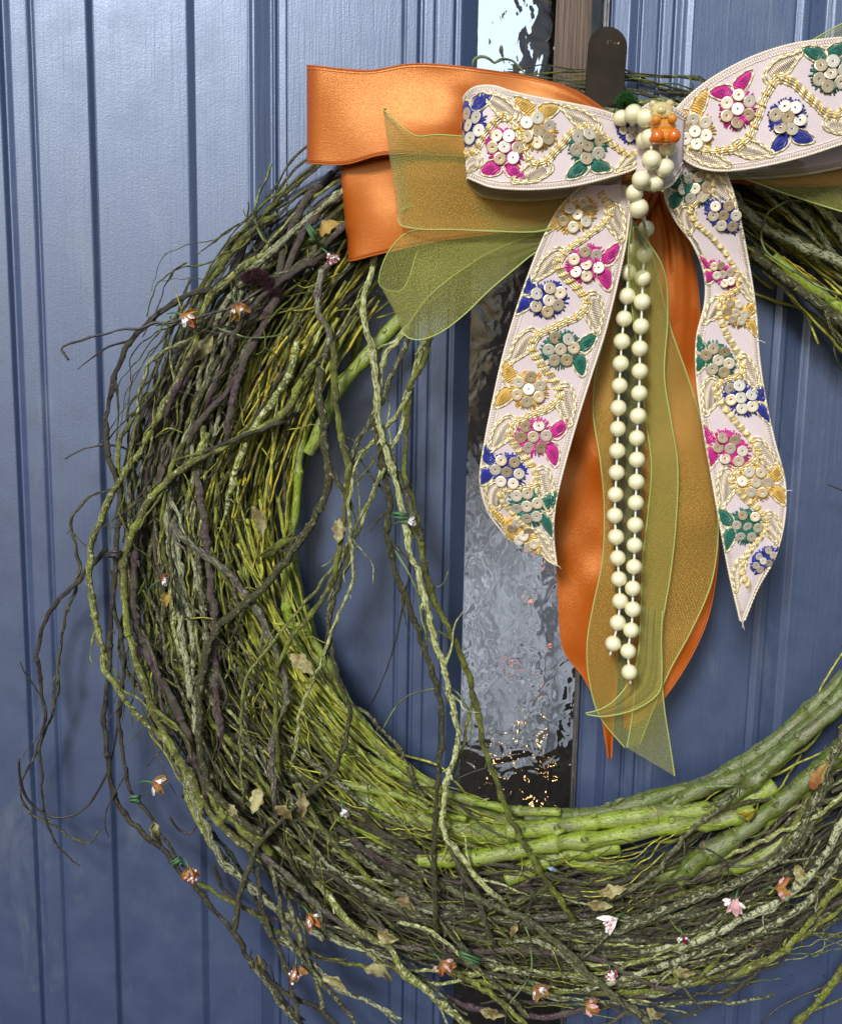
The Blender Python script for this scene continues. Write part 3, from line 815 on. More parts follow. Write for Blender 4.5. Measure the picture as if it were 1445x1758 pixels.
for i_ in range(190):   # wiry top layer, kinked and crossing at angles
    k = ['lichen', 'moss', 'moss', 'dark', 'shoot'][i_ % 5]
    ra = rs.uniform(600, 800) if i_ % 4 else rs.uniform(540, 700)
    th = rs.uniform(62, 226)
    rr = rs.uniform(0.9, 2.6)
    twig(tg[k], arc_pts(th, rs.uniform(8, 28), ra, np.clip(ra + rs.normal(0, 90), 560, 850), rs.uniform(80, 122), rs.uniform(80, 122), n=7, wr=16), rr, rr * 0.5, sides=5, step=6, rough=0.08, wob=3.5, kink=1.6, rng=rs)
for i_ in range(46):    # loose ends leaving the ring
    k = ['dark', 'moss', 'dark'][i_ % 3]
    th = rs.uniform(75, 215); x, y = ring(th, rs.uniform(690, 770))
    a_ = math.radians(th + 90 * (-1) + rs.uniform(-35, 35)); L = rs.uniform(60, 170)
    out_ = np.array([math.cos(math.radians(th)), math.sin(math.radians(th))])
    d_ = np.array([math.cos(a_), math.sin(a_)])
    pts = [(x, y, 80), (x + d_[0] * L * 0.4 + out_[0] * 12, y + d_[1] * L * 0.4 + out_[1] * 12, 100), (x + d_[0] * L * 0.8 + out_[0] * 40, y + d_[1] * L * 0.8 + out_[1] * 40, 110), (x + d_[0] * L + out_[0] * (40 + rs.uniform(-10, 50)), y + d_[1] * L + out_[1] * (40 + rs.uniform(-10, 50)), 100)]
    twig(tg[k], pts, rs.uniform(1.6, 3.0), 1.0, sides=5, step=5, wob=2.5, kink=1.0, rng=rs)
for i_ in range(120):   # fine crossing threads of bark
    k = ['dark', 'shoot', 'dark'][i_ % 3]
    th = rs.uniform(60, 228); ra = rs.uniform(540, 780); x, y = ring(th, ra)
    a = rs.uniform(0, 6.28); L = rs.uniform(30, 90)
    pts = [(x, y, 100), (x + L * math.cos(a) * 0.5 + rs.normal(0, 8), y + L * math.sin(a) * 0.5 + rs.normal(0, 8), 118), (x + L * math.cos(a), y + L * math.sin(a), rs.uniform(95, 125))]
    twig(tg[k], pts, rs.uniform(1.0, 2.0), 0.8, sides=4, step=6, wob=1.5, kink=1.0, rng=rs, knots=False)
for k, bf in tg.items():
    bf.build('twig_tangle', M[k], wreath)['kind'] = 'stuff'

# --- traced twigs
T = [
 # strays on the left
 ('twig', 'moss', 7.5, 6.5, 104, [(640, 372), (524, 405), (466, 434), (420, 454), (383, 488), (362, 508), (341, 562), (333, 596), (308, 645), (291, 687), (266, 728), (237, 778), (200, 832), (175, 888), (156, 938), (156, 1012), (175, 1125), (191, 1162), (233, 1228), (275, 1266), (312, 1320), (324, 1370), (350, 1430), (400, 1490)]),
 ('twig', 'dark', 6, 6, 100, [(420, 480), (383, 492), (337, 500), (291, 525), (254, 554), (212, 608), (189, 674), (183, 737), (191, 791), (204, 832), (204, 878), (202, 905), (196, 988), (189, 1087), (187, 1133), (179, 1237), (187, 1320), (205, 1385), (239, 1422), (273, 1453), (304, 1491), (362, 1557), (404, 1607), (433, 1657), (483, 1715), (540, 1790)]),
 ('tendril', 'wire', 4, 2.2, 120, [(520, 455), (482, 479), (407, 521), (349, 542), (254, 560), (150, 581), (107, 598), (110, 610), (119, 621)]),
 ('twig', 'moss', 5, 4, 90, [(440, 560), (383, 571), (316, 587), (258, 620), (239, 679), (239, 728), (250, 766)]),
 ('twig', 'dark', 4.5, 3.5, 96, [(470, 545), (416, 562), (337, 583), (291, 612), (270, 662), (245, 704), (237, 737), (250, 790)]),
 ('tendril', 'greenwire', 4, 2.4, 96, [(500, 440), (470, 425), (445, 400), (436, 363), (443, 334), (459, 305), (466, 282)]),
 ('tendril', 'wire', 3, 1.8, 80, [(260, 800), (232, 780), (205, 765), (170, 762), (135, 773), (112, 788)]),
 ('tendril', 'dark', 4, 2.5, 70, [(205, 838), (165, 848), (140, 868), (125, 895), (128, 934), (136, 968), (135, 999), (123, 1026), (109, 1070), (101, 1122), (99, 1173), (92, 1224), (78, 1258), (56, 1306), (37, 1340), (37, 1371), (55, 1398), (85, 1415), (119, 1436), (153, 1446), (169, 1424)]),
 ('tendril', 'dark', 6, 2.2, 78, [(185, 940), (152, 973), (126, 1002), (96, 1033), (78, 1070), (65, 1118), (70, 1173), (77, 1228), (70, 1292), (72, 1344), (78, 1395), (92, 1436), (113, 1466), (140, 1487)]),
 ('tendril', 'wire', 2.8, 2.4, 90, [(33, 1303), (36, 1340), (48, 1374), (75, 1398), (109, 1403), (147, 1385), (177, 1340), (191, 1303), (201, 1248), (208, 1207), (213, 1139), (205, 1091), (196, 1040)]),
 ('twig', 'dark', 4.5, 4, 104, [(196, 1050), (212, 1122), (208, 1190), (206, 1258), (215, 1316), (225, 1361), (246, 1388), (266, 1419), (280, 1443), (304, 1477), (340, 1520)]),
 ('tendril', 'wire', 3, 2, 90, [(290, 1400), (307, 1422), (328, 1431), (340, 1412), (341, 1371), (336, 1327), (330, 1270)]),
 ('tendril', 'dark', 3.2, 2.4, 70, [(560, 300), (530, 345), (490, 385), (440, 430), (400, 470), (380, 520)]),
 ('tendril', 'greenwire', 2.5, 2, 125, [(345, 545), (380, 565), (430, 580), (480, 572), (510, 555)]),
 # main left bundle
 ('twig', 'moss', 8, 9, 122, [(560, 600), (520, 650), (490, 705), (441, 741), (366, 774), (316, 803), (266, 849), (246, 878), (219, 938), (212, 988), (219, 1071), (233, 1129), (254, 1191), (275, 1245), (312, 1312), (345, 1370), (385, 1420), (430, 1462)]),
 ('twig', 'purple', 7, 8, 128, [(594, 438), (569, 450), (549, 479), (547, 530), (565, 570), (560, 610), (549, 650)]),
 ('twig', 'lichen', 9, 9, 128, [(548, 600), (549, 640), (549, 679), (557, 737), (561, 791), (565, 821), (544, 880), (515, 925), (482, 971), (441, 1021), (383, 1071), (358, 1112), (345, 1174), (341, 1237), (345, 1299), (362, 1353), (391, 1383), (416, 1408), (445, 1433), (480, 1475)]),
 ('twig', 'moss', 8, 4, 132, [(569, 537), (574, 633), (578, 687), (586, 749), (598, 811), (594, 876), (586, 925), (574, 988), (540, 1046), (507, 1087), (486, 1125), (474, 1174), (474, 1237), (478, 1299), (486, 1361)]),
 ('twig', 'purple', 9, 7, 122, [(280, 850), (291, 875), (308, 917), (349, 950), (391, 983), (420, 1017), (449, 1062), (466, 1104), (486, 1154), (490, 1203), (474, 1253), (466, 1307), (470, 1370), (480, 1430)]),
 ('twig', 'purple', 5, 4, 124, [(390, 1094), (415, 1104), (432, 1108), (461, 1104)]),
 ('twig', 'moss', 4, 3, 134, [(657, 805), (619, 888), (590, 946), (549, 1004), (515, 1046), (482, 1087), (441, 1137), (416, 1187), (412, 1270), (416, 1341), (422, 1420)]),
 ('twig', 'moss', 4, 4, 136, [(619, 780), (603, 817), (601, 896), (607, 975), (590, 1037), (565, 1104), (540, 1162), (515, 1229), (507, 1287), (495, 1349)]),
 ('twig', 'lichen', 5, 6, 130, [(607, 938), (582, 1004), (565, 1071), (578, 1154), (599, 1220), (590, 1287), (565, 1332), (515, 1378), (458, 1433), (433, 1474), (408, 1541), (404, 1599)]),
 ('twig', 'lichen', 9, 7, 108, [(300, 800), (291, 855), (287, 905), (304, 1013), (316, 1112), (329, 1199), (345, 1280), (380, 1370)]),
 ('twig', 'lichen', 8, 7, 104, [(330, 840), (304, 917), (316, 1013), (333, 1087), (333, 1179), (350, 1290)]),
 ('twig', 'lichen', 7, 7, 112, [(345, 900), (341, 954), (349, 1029), (352, 1090), (360, 1180), (380, 1280)]),
 ('twig', 'purple', 8, 8, 112, [(345, 760), (340, 821), (353, 905), (360, 990), (368, 1080), (372, 1200), (390, 1320)]),
 ('twig', 'purple', 9, 9, 112, [(330, 760), (262, 860), (238, 900), (232, 990), (234, 1071), (262, 1140), (300, 1210), (330, 1290), (352, 1380)]),
 ('twig', 'moss', 8, 7, 118, [(530, 560), (511, 587), (495, 645), (457, 699), (424, 757), (400, 830), (385, 920)]),
 ('twig', 'dark', 5, 4, 130, [(535, 700), (500, 715), (445, 738), (390, 760), (352, 780), (300, 830)]),
 ('twig', 'purple', 8, 8, 116, [(590, 320), (530, 380), (500, 440), (480, 500), (450, 560), (420, 620), (400, 700), (380, 800)]),
 ('twig', 'purple', 8, 7, 112, [(570, 300), (520, 350), (488, 420), (470, 500), (440, 580), (395, 660), (345, 720), (300, 800)]),
 ('twig', 'lichen', 8, 6, 116, [(600, 400), (560, 420), (520, 452), (470, 475), (420, 490), (370, 500)]),
 ('twig', 'purple', 6, 5, 126, [(600, 425), (550, 440), (510, 465), (460, 500), (410, 560), (380, 640), (340, 740)]),
 ('twig', 'moss', 9, 9, 120, [(420, 990), (450, 960), (505, 925)]),
 # hanging across the opening
 ('twig', 'moss', 7, 6.5, 128, [(655, 400), (640, 445), (628, 500), (626, 545), (640, 612), (648, 675), (653, 737), (664, 775), (688, 871), (702, 942), (726, 1005), (745, 1095), (764, 1172), (781, 1229), (783, 1287), (769, 1334), (762, 1390), (760, 1424), (798, 1481), (841, 1529), (894, 1577)]),
 ('twig', 'lichen', 6.5, 6, 122, [(640, 720), (650, 761), (669, 856), (666, 918), (688, 1005), (712, 1067), (731, 1119), (745, 1172), (759, 1229), (755, 1306), (748, 1397), (744, 1454), (744, 1533), (748, 1582), (756, 1653)]),
 ('twig', 'moss', 7, 7, 118, [(705, 890), (719, 923), (736, 1005), (759, 1057), (783, 1115), (805, 1158), (814, 1196), (822, 1234), (831, 1277), (850, 1334), (869, 1392), (885, 1428), (913, 1471), (957, 1539), (990, 1587), (1024, 1611)]),
 ('twig', 'moss', 6, 5, 116, [(742, 570), (727, 625), (706, 662), (698, 728), (694, 811), (711, 865), (719, 920)]),
 ('twig', 'lichen', 6, 5, 124, [(710, 560), (677, 633), (652, 699), (636, 728), (607, 770), (601, 820), (604, 880)]),
 ('twig', 'moss', 5, 4, 116, [(731, 580), (712, 625), (694, 695), (648, 753), (607, 791), (590, 850)]),
 ('twig', 'moss', 5, 4, 112, [(728, 590), (702, 679), (686, 741), (661, 791), (640, 850), (611, 917), (580, 985), (560, 1060)]),
 ('twig', 'moss', 7, 6, 118, [(700, 560), (683, 585), (661, 612), (655, 654), (645, 700), (655, 770)]),
 ('twig', 'dark', 6, 7.5, 120, [(650, 720), (659, 751), (678, 799), (697, 847), (712, 895), (721, 928)]),
 ('tendril', 'wire', 2.4, 1.8, 100, [(704, 940), (702, 981), (688, 1062), (669, 1134), (640, 1203), (600, 1248)]),
 ('twig', 'dark', 4, 5, 100, [(560, 1170), (600, 1205), (640, 1234), (678, 1277), (697, 1310), (721, 1363), (738, 1397), (745, 1440)]),
 ('tendril', 'greenwire', 1.8, 1.6, 108, [(645, 1277), (669, 1229), (697, 1196), (745, 1181), (783, 1186), (807, 1220)]),
 ('twig', 'moss', 4, 4, 110, [(812, 1200), (807, 1220), (793, 1277), (779, 1334)]),
 ('tendril', 'greenwire', 2.2, 1.6, 116, [(740, 1012), (762, 1000), (770, 980)]),
 ('tendril', 'greenwire', 2.6, 2, 112, [(665, 880), (660, 910), (680, 950), (712, 1010), (725, 1075), (760, 1150), (770, 1210)]),
 ('tendril', 'wire', 2.0, 1.6, 110, [(640, 1330), (700, 1345), (745, 1350), (800, 1330), (860, 1310)]),
 # bottom left
 ('twig', 'lichen', 9, 8, 116, [(320, 1340), (354, 1416), (379, 1474), (416, 1508), (449, 1537), (483, 1566), (560, 1610)]),
 ('twig', 'moss', 10, 8, 118, [(345, 1300), (370, 1380), (410, 1420), (450, 1450), (490, 1500)]),
 ('twig', 'moss', 9, 9, 118, [(530, 1500), (566, 1541), (590, 1578), (624, 1607), (665, 1628), (690, 1665), (728, 1699), (773, 1736), (830, 1790)]),
 ('twig', 'lichen', 8, 7, 96, [(430, 1650), (458, 1686), (482, 1719), (516, 1757), (550, 1800)]),
 ('twig', 'dark', 6, 5, 104, [(440, 1655), (470, 1690), (541, 1730), (600, 1780)]),
 ('twig', 'lichen', 6, 5, 110, [(480, 1610), (541, 1661), (582, 1699), (624, 1715), (690, 1752)]),
 ('twig', 'dark', 6, 5, 124, [(458, 1449), (474, 1532), (499, 1616), (541, 1674), (574, 1715), (607, 1757), (640, 1800)]),
 ('twig', 'dark', 6, 5, 120, [(440, 1490), (450, 1560), (482, 1640), (507, 1720), (520, 1790)]),
 ('twig', 'dark', 6, 6, 122, [(482, 1500), (507, 1599), (532, 1657), (560, 1740)]),
 ('twig', 'moss', 5, 5, 110, [(340, 1515), (400, 1550), (450, 1580), (500, 1615), (560, 1645), (640, 1665)]),
 ('twig', 'dark', 5, 4, 112, [(404, 1595), (408, 1541), (433, 1474), (458, 1433), (500, 1395), (560, 1340)]),
 ('tendril', 'wire', 2, 1.6, 96, [(430, 1630), (428, 1660), (445, 1670), (462, 1655), (472, 1690), (470, 1720)]),
 ('tendril', 'wire', 2, 1.6, 120, [(538, 1640), (560, 1650), (590, 1648), (597, 1642)]),
 ('tendril', 'dark', 3, 2, 128, [(520, 1520), (560, 1515), (590, 1495), (618, 1483)]),
 # bottom and right
 ('twig', 'lichen', 9, 9, 122, [(1470, 1200), (1445, 1260), (1409, 1346), (1370, 1433), (1327, 1481), (1279, 1510), (1221, 1534), (1135, 1567), (1063, 1596), (971, 1616)]),
 ('twig', 'lichen', 9, 7, 116, [(1480, 1350), (1445, 1414), (1399, 1490), (1351, 1539), (1279, 1577), (1183, 1616), (1080, 1640)]),
 ('twig', 'lichen', 10, 7, 112, [(1490, 1410), (1445, 1466), (1385, 1548), (1303, 1601), (1207, 1635), (1087, 1678), (1000, 1700)]),
 ('twig', 'lichen', 8, 7, 106, [(1460, 1250), (1430, 1310), (1400, 1400), (1360, 1460), (1300, 1500)]),
 ('twig', 'dark', 8, 9, 124, [(730, 1500), (798, 1539), (894, 1577), (966, 1630), (1019, 1683), (1087, 1731), (1150, 1790)]),
 ('twig', 'dark', 5, 6, 128, [(1290, 1330), (1240, 1385), (1197, 1414), (1164, 1452), (1116, 1505), (1058, 1539), (1010, 1558)]),
 ('twig', 'moss', 9, 9, 80, [(1490, 1600), (1445, 1664), (1414, 1712), (1370, 1758), (1330, 1800)]),
 ('twig', 'dark', 5, 3, 96, [(1350, 1580), (1342, 1616), (1320, 1650), (1294, 1673), (1231, 1721), (1159, 1750)]),
 ('tendril', 'wire', 3, 2, 84, [(1460, 1680), (1414, 1697), (1361, 1717), (1318, 1745), (1290, 1790)]),
 ('twig', 'lichen', 4, 3, 92, [(1470, 1608), (1445, 1606), (1351, 1601), (1279, 1606), (1200, 1620)]),
 ('tendril', 'greenwire', 2, 1.6, 88, [(1385, 1560), (1376, 1600), (1380, 1630), (1400, 1642), (1415, 1625), (1412, 1595), (1400, 1575)]),
 ('tendril', 'dark', 3.4, 2.4, 100, [(1346, 1600), (1345, 1640), (1325, 1658), (1280, 1655), (1245, 1648)]),
 ('twig', 'moss', 6, 5, 112, [(1110, 1640), (1150, 1660), (1190, 1680), (1230, 1650), (1260, 1620)]),
 ('twig', 'lichen', 7, 6, 112, [(750, 1570), (800, 1640), (850, 1690), (900, 1740)]),
 ('twig', 'moss', 6, 6, 112, [(760, 1660), (830, 1700), (900, 1760)]),
 ('twig', 'dark', 6, 5, 130, [(760, 1424), (780, 1470), (815, 1530), (835, 1590), (870, 1650)]),
 ('tendril', 'dark', 3, 2, 124, [(775, 1370), (820, 1410), (870, 1440), (920, 1442), (950, 1430)]),
 ('tendril', 'wire', 2.2, 2, 126, [(1140, 1470), (1180, 1455), (1220, 1460), (1250, 1490), (1245, 1540), (1220, 1580)]),
 ('tendril', 'wire', 2, 1.6, 122, [(890, 1480), (912, 1520), (905, 1560), (870, 1610), (840, 1640)]),
 ('tendril', 'greenwire', 2, 1.6, 118, [(880, 1540), (905, 1600), (912, 1640), (905, 1680), (870, 1730), (866, 1760)]),
 ('tendril', 'greenwire', 2, 1.6, 122, [(1150, 1400), (1170, 1430), (1175, 1470), (1168, 1500)]),
 ('tendril', 'greenwire', 1.8, 1.5, 118, [(1210, 1350), (1270, 1350), (1300, 1362), (1330, 1368)]),
 ('tendril', 'dark', 3, 2, 90, [(1462, 1475), (1425, 1540), (1445, 1575), (1470, 1580)]),
 # upper right
 ('twig', 'lichen', 9, 9, 104, [(1230, 325), (1269, 352), (1310, 390), (1346, 409), (1394, 428), (1445, 450), (1500, 490)]),
 ('twig', 'lichen', 8, 10, 96, [(1250, 395), (1286, 428), (1322, 462), (1358, 486), (1394, 512), (1445, 553), (1500, 610)]),
 ('tendril', 'greenwire', 2.6, 2.4, 116, [(1420, 350), (1386, 345), (1346, 347), (1315, 369), (1306, 404), (1319, 436), (1358, 462), (1394, 486), (1441, 507), (1480, 520)]),
 ('twig', 'lichen', 7, 7, 100, [(1400, 330), (1417, 359), (1435, 395), (1460, 450)]),
 ('tendril', 'greenwire', 2.6, 2, 116, [(1388, 345), (1395, 375), (1410, 400), (1412, 430), (1396, 475)]),
 ('tendril', 'greenwire', 2.4, 2, 90, [(1436, 560), (1430, 590), (1435, 620), (1455, 650)]),
 ('tendril', 'dark', 2.6, 1.8, 60, [(1480, 870), (1450, 845), (1421, 831)]),
 ('twig', 'moss', 6, 6, 40, [(1010, 186), (1050, 182), (1090, 188), (1130, 184), (1160, 178)]),
 ('twig', 'moss', 6, 5, 48, [(980, 175), (1030, 172), (1080, 176), (1130, 172), (1170, 180)]),
 ('tendril', 'greenwire', 3, 2, 60, [(812, 118), (815, 103), (828, 98), (845, 106), (850, 110), (862, 103), (878, 106), (895, 122), (905, 140)]),
 ('tendril', 'greenwire', 2, 1.6, 60, [(1176, 130), (1184, 136), (1190, 150), (1188, 170)]),
]
def dive(pts, d):
    p = catmull(np.array(dd(pts, d), float), 8)
    l = np.r_[0, np.cumsum(np.linalg.norm(np.diff(p[:, :2], axis=0), axis=1))]
    for e in (0, -1):
        rr = math.hypot(p[e, 0] - CX0, p[e, 1] - CY0)
        if 500 < rr < 800:
            t = (l if e == 0 else l[-1] - l) / 70.0
            p[:, 2] -= (d - 45) * np.clip(1 - t, 0, 1) ** 1.5 if d > 60 else 0
    return p[::4] if (len(p) - 1) % 4 == 0 else p
for nm, k, a, b_, d, pts in T:
    one(nm, k, dive(pts, d), a, b_, sides=9 if a > 4 else 6, step=3.6 if a > 4 else 4.5, rough=0.055 if a > 3 else 0.03, wob=1.1, kink=1.35 if a > 3 else 0.5, fork=a > 3.5, spur=0.7 if a > 3.5 else 0.0, knots=a > 2.6)

# --- dried leaves
def leaf_geo(cx, cy, d, L, Wd, ang, lobes=3, cup=5, seed=0, point=False):
    r = np.random.default_rng(seed)
    tw, tl = (r.uniform(-0.9, 0.9), r.uniform(-0.5, 0.5)) if not point else (r.uniform(-0.5, 0.5), 0.3)
    curl = r.uniform(2, 9)
    n = 14; m = 5
    t = np.linspace(0, 1, n)
    half = Wd * np.sin(np.pi * np.clip(t, 0.02, 0.98) ** (1.15 if point else 0.8)) * (1 + (0.0 if point else 0.22) * np.sin(t * lobes * 2 * math.pi + r.uniform(0, 6)))
    half = half * (1 + r.uniform(-0.12, 0.12, n))
    bend = r.uniform(-1, 1)
    V = []
    for i in range(n):
        for j in range(m):
            u = -1 + 2 * j / (m - 1)
            a = (t[i] - 0.5) * L; b_ = u * half[i]
            z = d + cup * (u * u) + curl * math.sin(t[i] * 4.2) + r.normal(0, 0.6) + b_ * math.sin(tw * (0.5 + t[i])) * 1.2 + a * tl
            b_ = b_ * math.cos(tw * (0.5 + t[i]) * 1.3) + bend * Wd * 0.8 * (t[i] - 0.5) ** 2 * 4
            V.append((cx + a * math.cos(ang) - b_ * math.sin(ang), cy + a * math.sin(ang) + b_ * math.cos(ang), z))
    q = [(i * m + j, i * m + j + 1, (i + 1) * m + j + 1, (i + 1) * m + j) for i in range(n - 1) for j in range(m - 1)]
    return PA(V), q
leaves = [(349, 602, 60, 20, 2.2), (447, 896, 58, 13, 1.3), (520, 1140, 55, 17, 0.7), (440, 1376, 46, 16, 1.8), (268, 1434, 42, 15, 1.2), (450, 1664, 48, 14, 0.9),
          (580, 1690, 56, 15, 0.6), (665, 1612, 40, 17, 0.3), (700, 1552, 42, 14, 0.6), (655, 1668, 56, 18, 0.5), (1052, 1530, 50, 14, -0.2), (1030, 1556, 46, 11, 0.1),
          (1126, 1744, 36, 14, 0.2), (1372, 1502, 34, 12, 1.4), (582, 912, 44, 13, 1.6), (1175, 1672, 40, 13, 0.1), (564, 386, 44, 16, -0.5), (400, 1395, 30, 10, 1),
          (520, 1385, 44, 13, 1.6), (845, 1742, 44, 12, 0.2), (880, 1600, 26, 9, 2), (284, 1030, 26, 11, 1.7), (490, 1395, 40, 12, 0.7), (1405, 1330, 60, 18, -1.0), (1290, 1400, 40, 22, -0.5)]
for i_, (x, y, L, Wd, a) in enumerate(leaves):
    v, q = leaf_geo(x, y, 136, L, Wd * 0.8, a, seed=i_ + 5)
    mat_ = M['leafochre'] if i_ in (16, 21, 23) else (M['yellow'] if i_ == 24 else M['leafdry'])
    uvv = np.stack([(v[:, 0] - v[0, 0]) / PX / 100, (v[:, 2] - v[0, 2]) / PX / 100], 1)
    o = Buf().add(v, q, None, uvv).build('dried_leaf', mat_, wreath)
    o.modifiers.new('thickness', 'SOLIDIFY').thickness = 0.00012

# --- little paper blossoms wired to the twigs
blooms = [
 (312, 540, 0.3, 'rust', 'white', 'rust and white paper blossom at the far left on the long thin tendril'),
 (405, 522, 1.2, 'ochre', 'white', 'ochre blossom with white fringe beside the dark brown fuzzy tie'),
 (276, 996, -0.5, 'ochre', 'white', 'small white tipped ochre bud at the left edge of the twig bundle'),
 (262, 1344, 0.2, 'ochre', 'white', 'ochre blossom with white prongs on the lowest stray twig at left'),
 (324, 1490, 1.2, 'rust', 'pink', 'red blossom with pink florets wired where two twigs meet at lower left'),
 (530, 1570, 1.0, 'rust', 'white', 'largest rust coloured blossom on the bottom left of the wreath'),
 (508, 1660, 1.6, 'ochre', 'wine', 'pale pink bud with a wine speckled tip below the bottom left twigs'),
 (757, 1652, 1.0, 'rust', 'pale', 'orange blossom at the bottom end of the long hanging twig'),
 (918, 1694, 0.8, 'ochre', 'white', 'ochre and white blossom low in the middle of the wreath bottom'),
 (1056, 1578, 2.4, 'white', 'pink', 'white and pink blossom on the pale twigs at bottom centre'),
 (1332, 1526, 0.1, 'rust', 'pale', 'pink and rust blossom at the lower right of the wreath'),
 (1262, 1545, 1.8, 'pale', 'white', 'pale cream blossom hanging just left of the pink and rust one'),
 (1172, 1608, 1.2, 'wine', 'white', 'tiny blossom with striped white stamens low at bottom right'),
 (1003, 1726, 0.2, 'rust', 'pale', 'rust bud with pale tip at the very bottom of the wreath'),
 (700, 897, 0.1, 'white', 'white', 'white bud bound with green wire on the twigs hanging in the opening'),
 (588, 1390, 1.4, 'white', 'white', 'white tipped bud beside the thick lime green stem end'),
 (1048, 1668, 1.3, 'white', 'wine', 'cluster of tiny white balls under the bottom pale twigs'),
 (566, 440, 0.9, 'pale', 'wine', 'tiny pink bud among the twigs just under the orange ribbon corner'),
]
cm = {'rust': 'leafrust', 'ochre': 'leafochre', 'white': 'white', 'pale': 'palepink', 'pink': 'palepink', 'wine': 'winefloret'}
for i_, (x, y, a, c1_, c2_, lab) in enumerate(blooms):
    rb = np.random.default_rng(100 + i_)
    d = 142
    small = i_ in (2, 12, 14, 15, 16, 17)
    L0 = 15 if small else 27
    t_ = thing('paper_blossom', lab, 'artificial flower', P(x, y, d), 'paper blossoms tucked into the wreath')
    for k in range(2 if small else 3):
        aa = a + (k - 1) * rb.uniform(0.3, 0.75) + rb.uniform(-0.25, 0.25)
        v, q = leaf_geo(x + math.cos(aa) * L0 * 0.5, y + math.sin(aa) * L0 * 0.5, d + 3 * k, L0 * rb.uniform(0.75, 1.4), L0 * rb.uniform(0.16, 0.27), aa, cup=5, seed=i_ * 7 + k, point=True)
        o = Buf().add(v, q).build('petal', M[cm[c1_]], t_)
        o.modifiers.new('thickness', 'SOLIDIFY').thickness = 0.0002
    for k in range(3):
        aa = a + rb.uniform(-0.9, 0.9) + (0.5 if k else -0.3)
        if c2_ in ('wine', 'pink') or i_ == 16:
            bf = Buf()
            for _ in range(9):
                rr = L0 * 0.55
                c = P(x + math.cos(a) * rr + rb.normal(0, 5), y + math.sin(a) * rr + rb.normal(0, 5), d + 8 + rb.normal(0, 3))
                bf.add(*sphere_geo(c, rb.uniform(1.6, 3.0) * PX, 7, 5))
            bf.build('floret', M[['white', cm[c2_], 'palepink'][k] if c2_ != 'white' else 'white'], t_)
        else:
            v, q = leaf_geo(x + math.cos(aa) * L0 * 0.55, y + math.sin(aa) * L0 * 0.55, d + 9, L0 * rb.uniform(0.45, 0.7), rb.uniform(1.6, 3.6), aa, cup=2.5, seed=i_ * 11 + k, point=True)
            o = Buf().add(v, q).build('stamen', M[cm[c2_]], t_)
            o.modifiers.new('thickness', 'SOLIDIFY').thickness = 0.0003
    st = catmull(PA([(x - math.cos(a) * 26, y - math.sin(a) * 26 + 6, d - 22), (x - math.cos(a) * 12, y - math.sin(a) * 12, d - 6), (x + math.cos(a) * 4, y + math.sin(a) * 4, d + 1)]), 6)
    Buf().add(*tube_geo(st, np.linspace(1.2, 2.0, len(st)) * PX, 6, 0.05)).build('stem', M['minttape'], t_)

# wire ties wound round twigs
for (x, y, a, R, lab) in [(686, 886, 0.2, 12, 'green wire tie wound round the twigs hanging in the opening'), (232, 1371, 0.1, 8, 'mint green wire tie on the lowest stray twig at left'), (304, 1480, -0.5, 9, 'mint wire tie just above the red blossom at lower left'),
                     (806, 1645, 0.4, 18, 'tangle of mint green wire at the bottom of the wreath'), (536, 400, 1.0, 14, 'mint wire knot near the orange ribbon corner'), (196, 952, 0.0, 12, 'thin dark wire tie on the leftmost mossy twig')]:
    rb = np.random.default_rng(int(x))
    t_ = thing('wire_tie', lab, 'wire tie', P(x, y, 120))
    ph = np.linspace(0, 2 * math.pi * 3.2, 60)
    pts = np.stack([x + R * np.cos(ph) * math.cos(a) + 3.0 * (ph / 6.28 - 1.6) * -math.sin(a) + smooth_noise(60, 9, rb) * R * 0.12,
                    y + R * np.cos(ph) * math.sin(a) + 3.0 * (ph / 6.28 - 1.6) * math.cos(a) + smooth_noise(60, 9, rb) * R * 0.12, 124 + 12 * np.sin(ph)], 1)
    Buf().add(*tube_geo(PA(pts), 1.9 * PX, 6)).build('wire', M['minttape' if x != 196 else 'wire'], t_)
bt = thing('ribbon_scrap', 'small pale blue ribbon end caught between the lime green stems', 'ribbon', P(952, 1494, 122))
v, q = leaf_geo(952, 1494, 124, 26, 5, 0.42, cup=1, seed=3, point=False)
Buf().add(v, q).build('strip', plain('pale_blue_ribbon', (0.35, 0.5, 0.75), 0.5), bt)

# fuzzy chenille ties
def fuzz(name, lab, mat, path, R, n):
    rb = np.random.default_rng(5)
    t_ = thing(name, lab, 'chenille tie', P(*path[0]))
    p = resample(catmull(PA(path), 8), n=n)
    T_ = np.gradient(p, axis=0)
    bf = Buf(); bf.add(*tube_geo(p, R * 0.35 * PX, 8))
    V, TT = [], []
    for k in range(n):
        for _ in range(110):
            o = rb.normal(0, 1, 3); o /= np.linalg.norm(o)
            b0 = p[k] + rb.normal(0, 1, 3) * 1.2 * PX; e = b0 + o * R * PX * rb.uniform(0.75, 1.1)
            s = np.cross(o, rb.normal(0, 1, 3)); s = s / np.linalg.norm(s) * 0.4 * PX
            i0 = len(V); V += [b0 - s, b0 + s, e]; TT.append((i0, i0 + 1, i0 + 2))
    bf.add(V, None, TT)
    bf.build('pile', M[mat], t_)
fuzz('chenille_tie', 'dark brown fuzzy tie curled round the upper left twigs', 'fuzzbrown', [(420, 478, 118), (436, 470, 130), (452, 474, 132), (462, 492, 126), (478, 498, 120)], 13, 46)
fuzz('chenille_tie', 'bright green fuzzy tie on top of the wreath above the pearls', 'fuzzgreen', [(1064, 176, 96), (1074, 166, 110), (1084, 172, 112), (1090, 186, 100)], 12, 36)

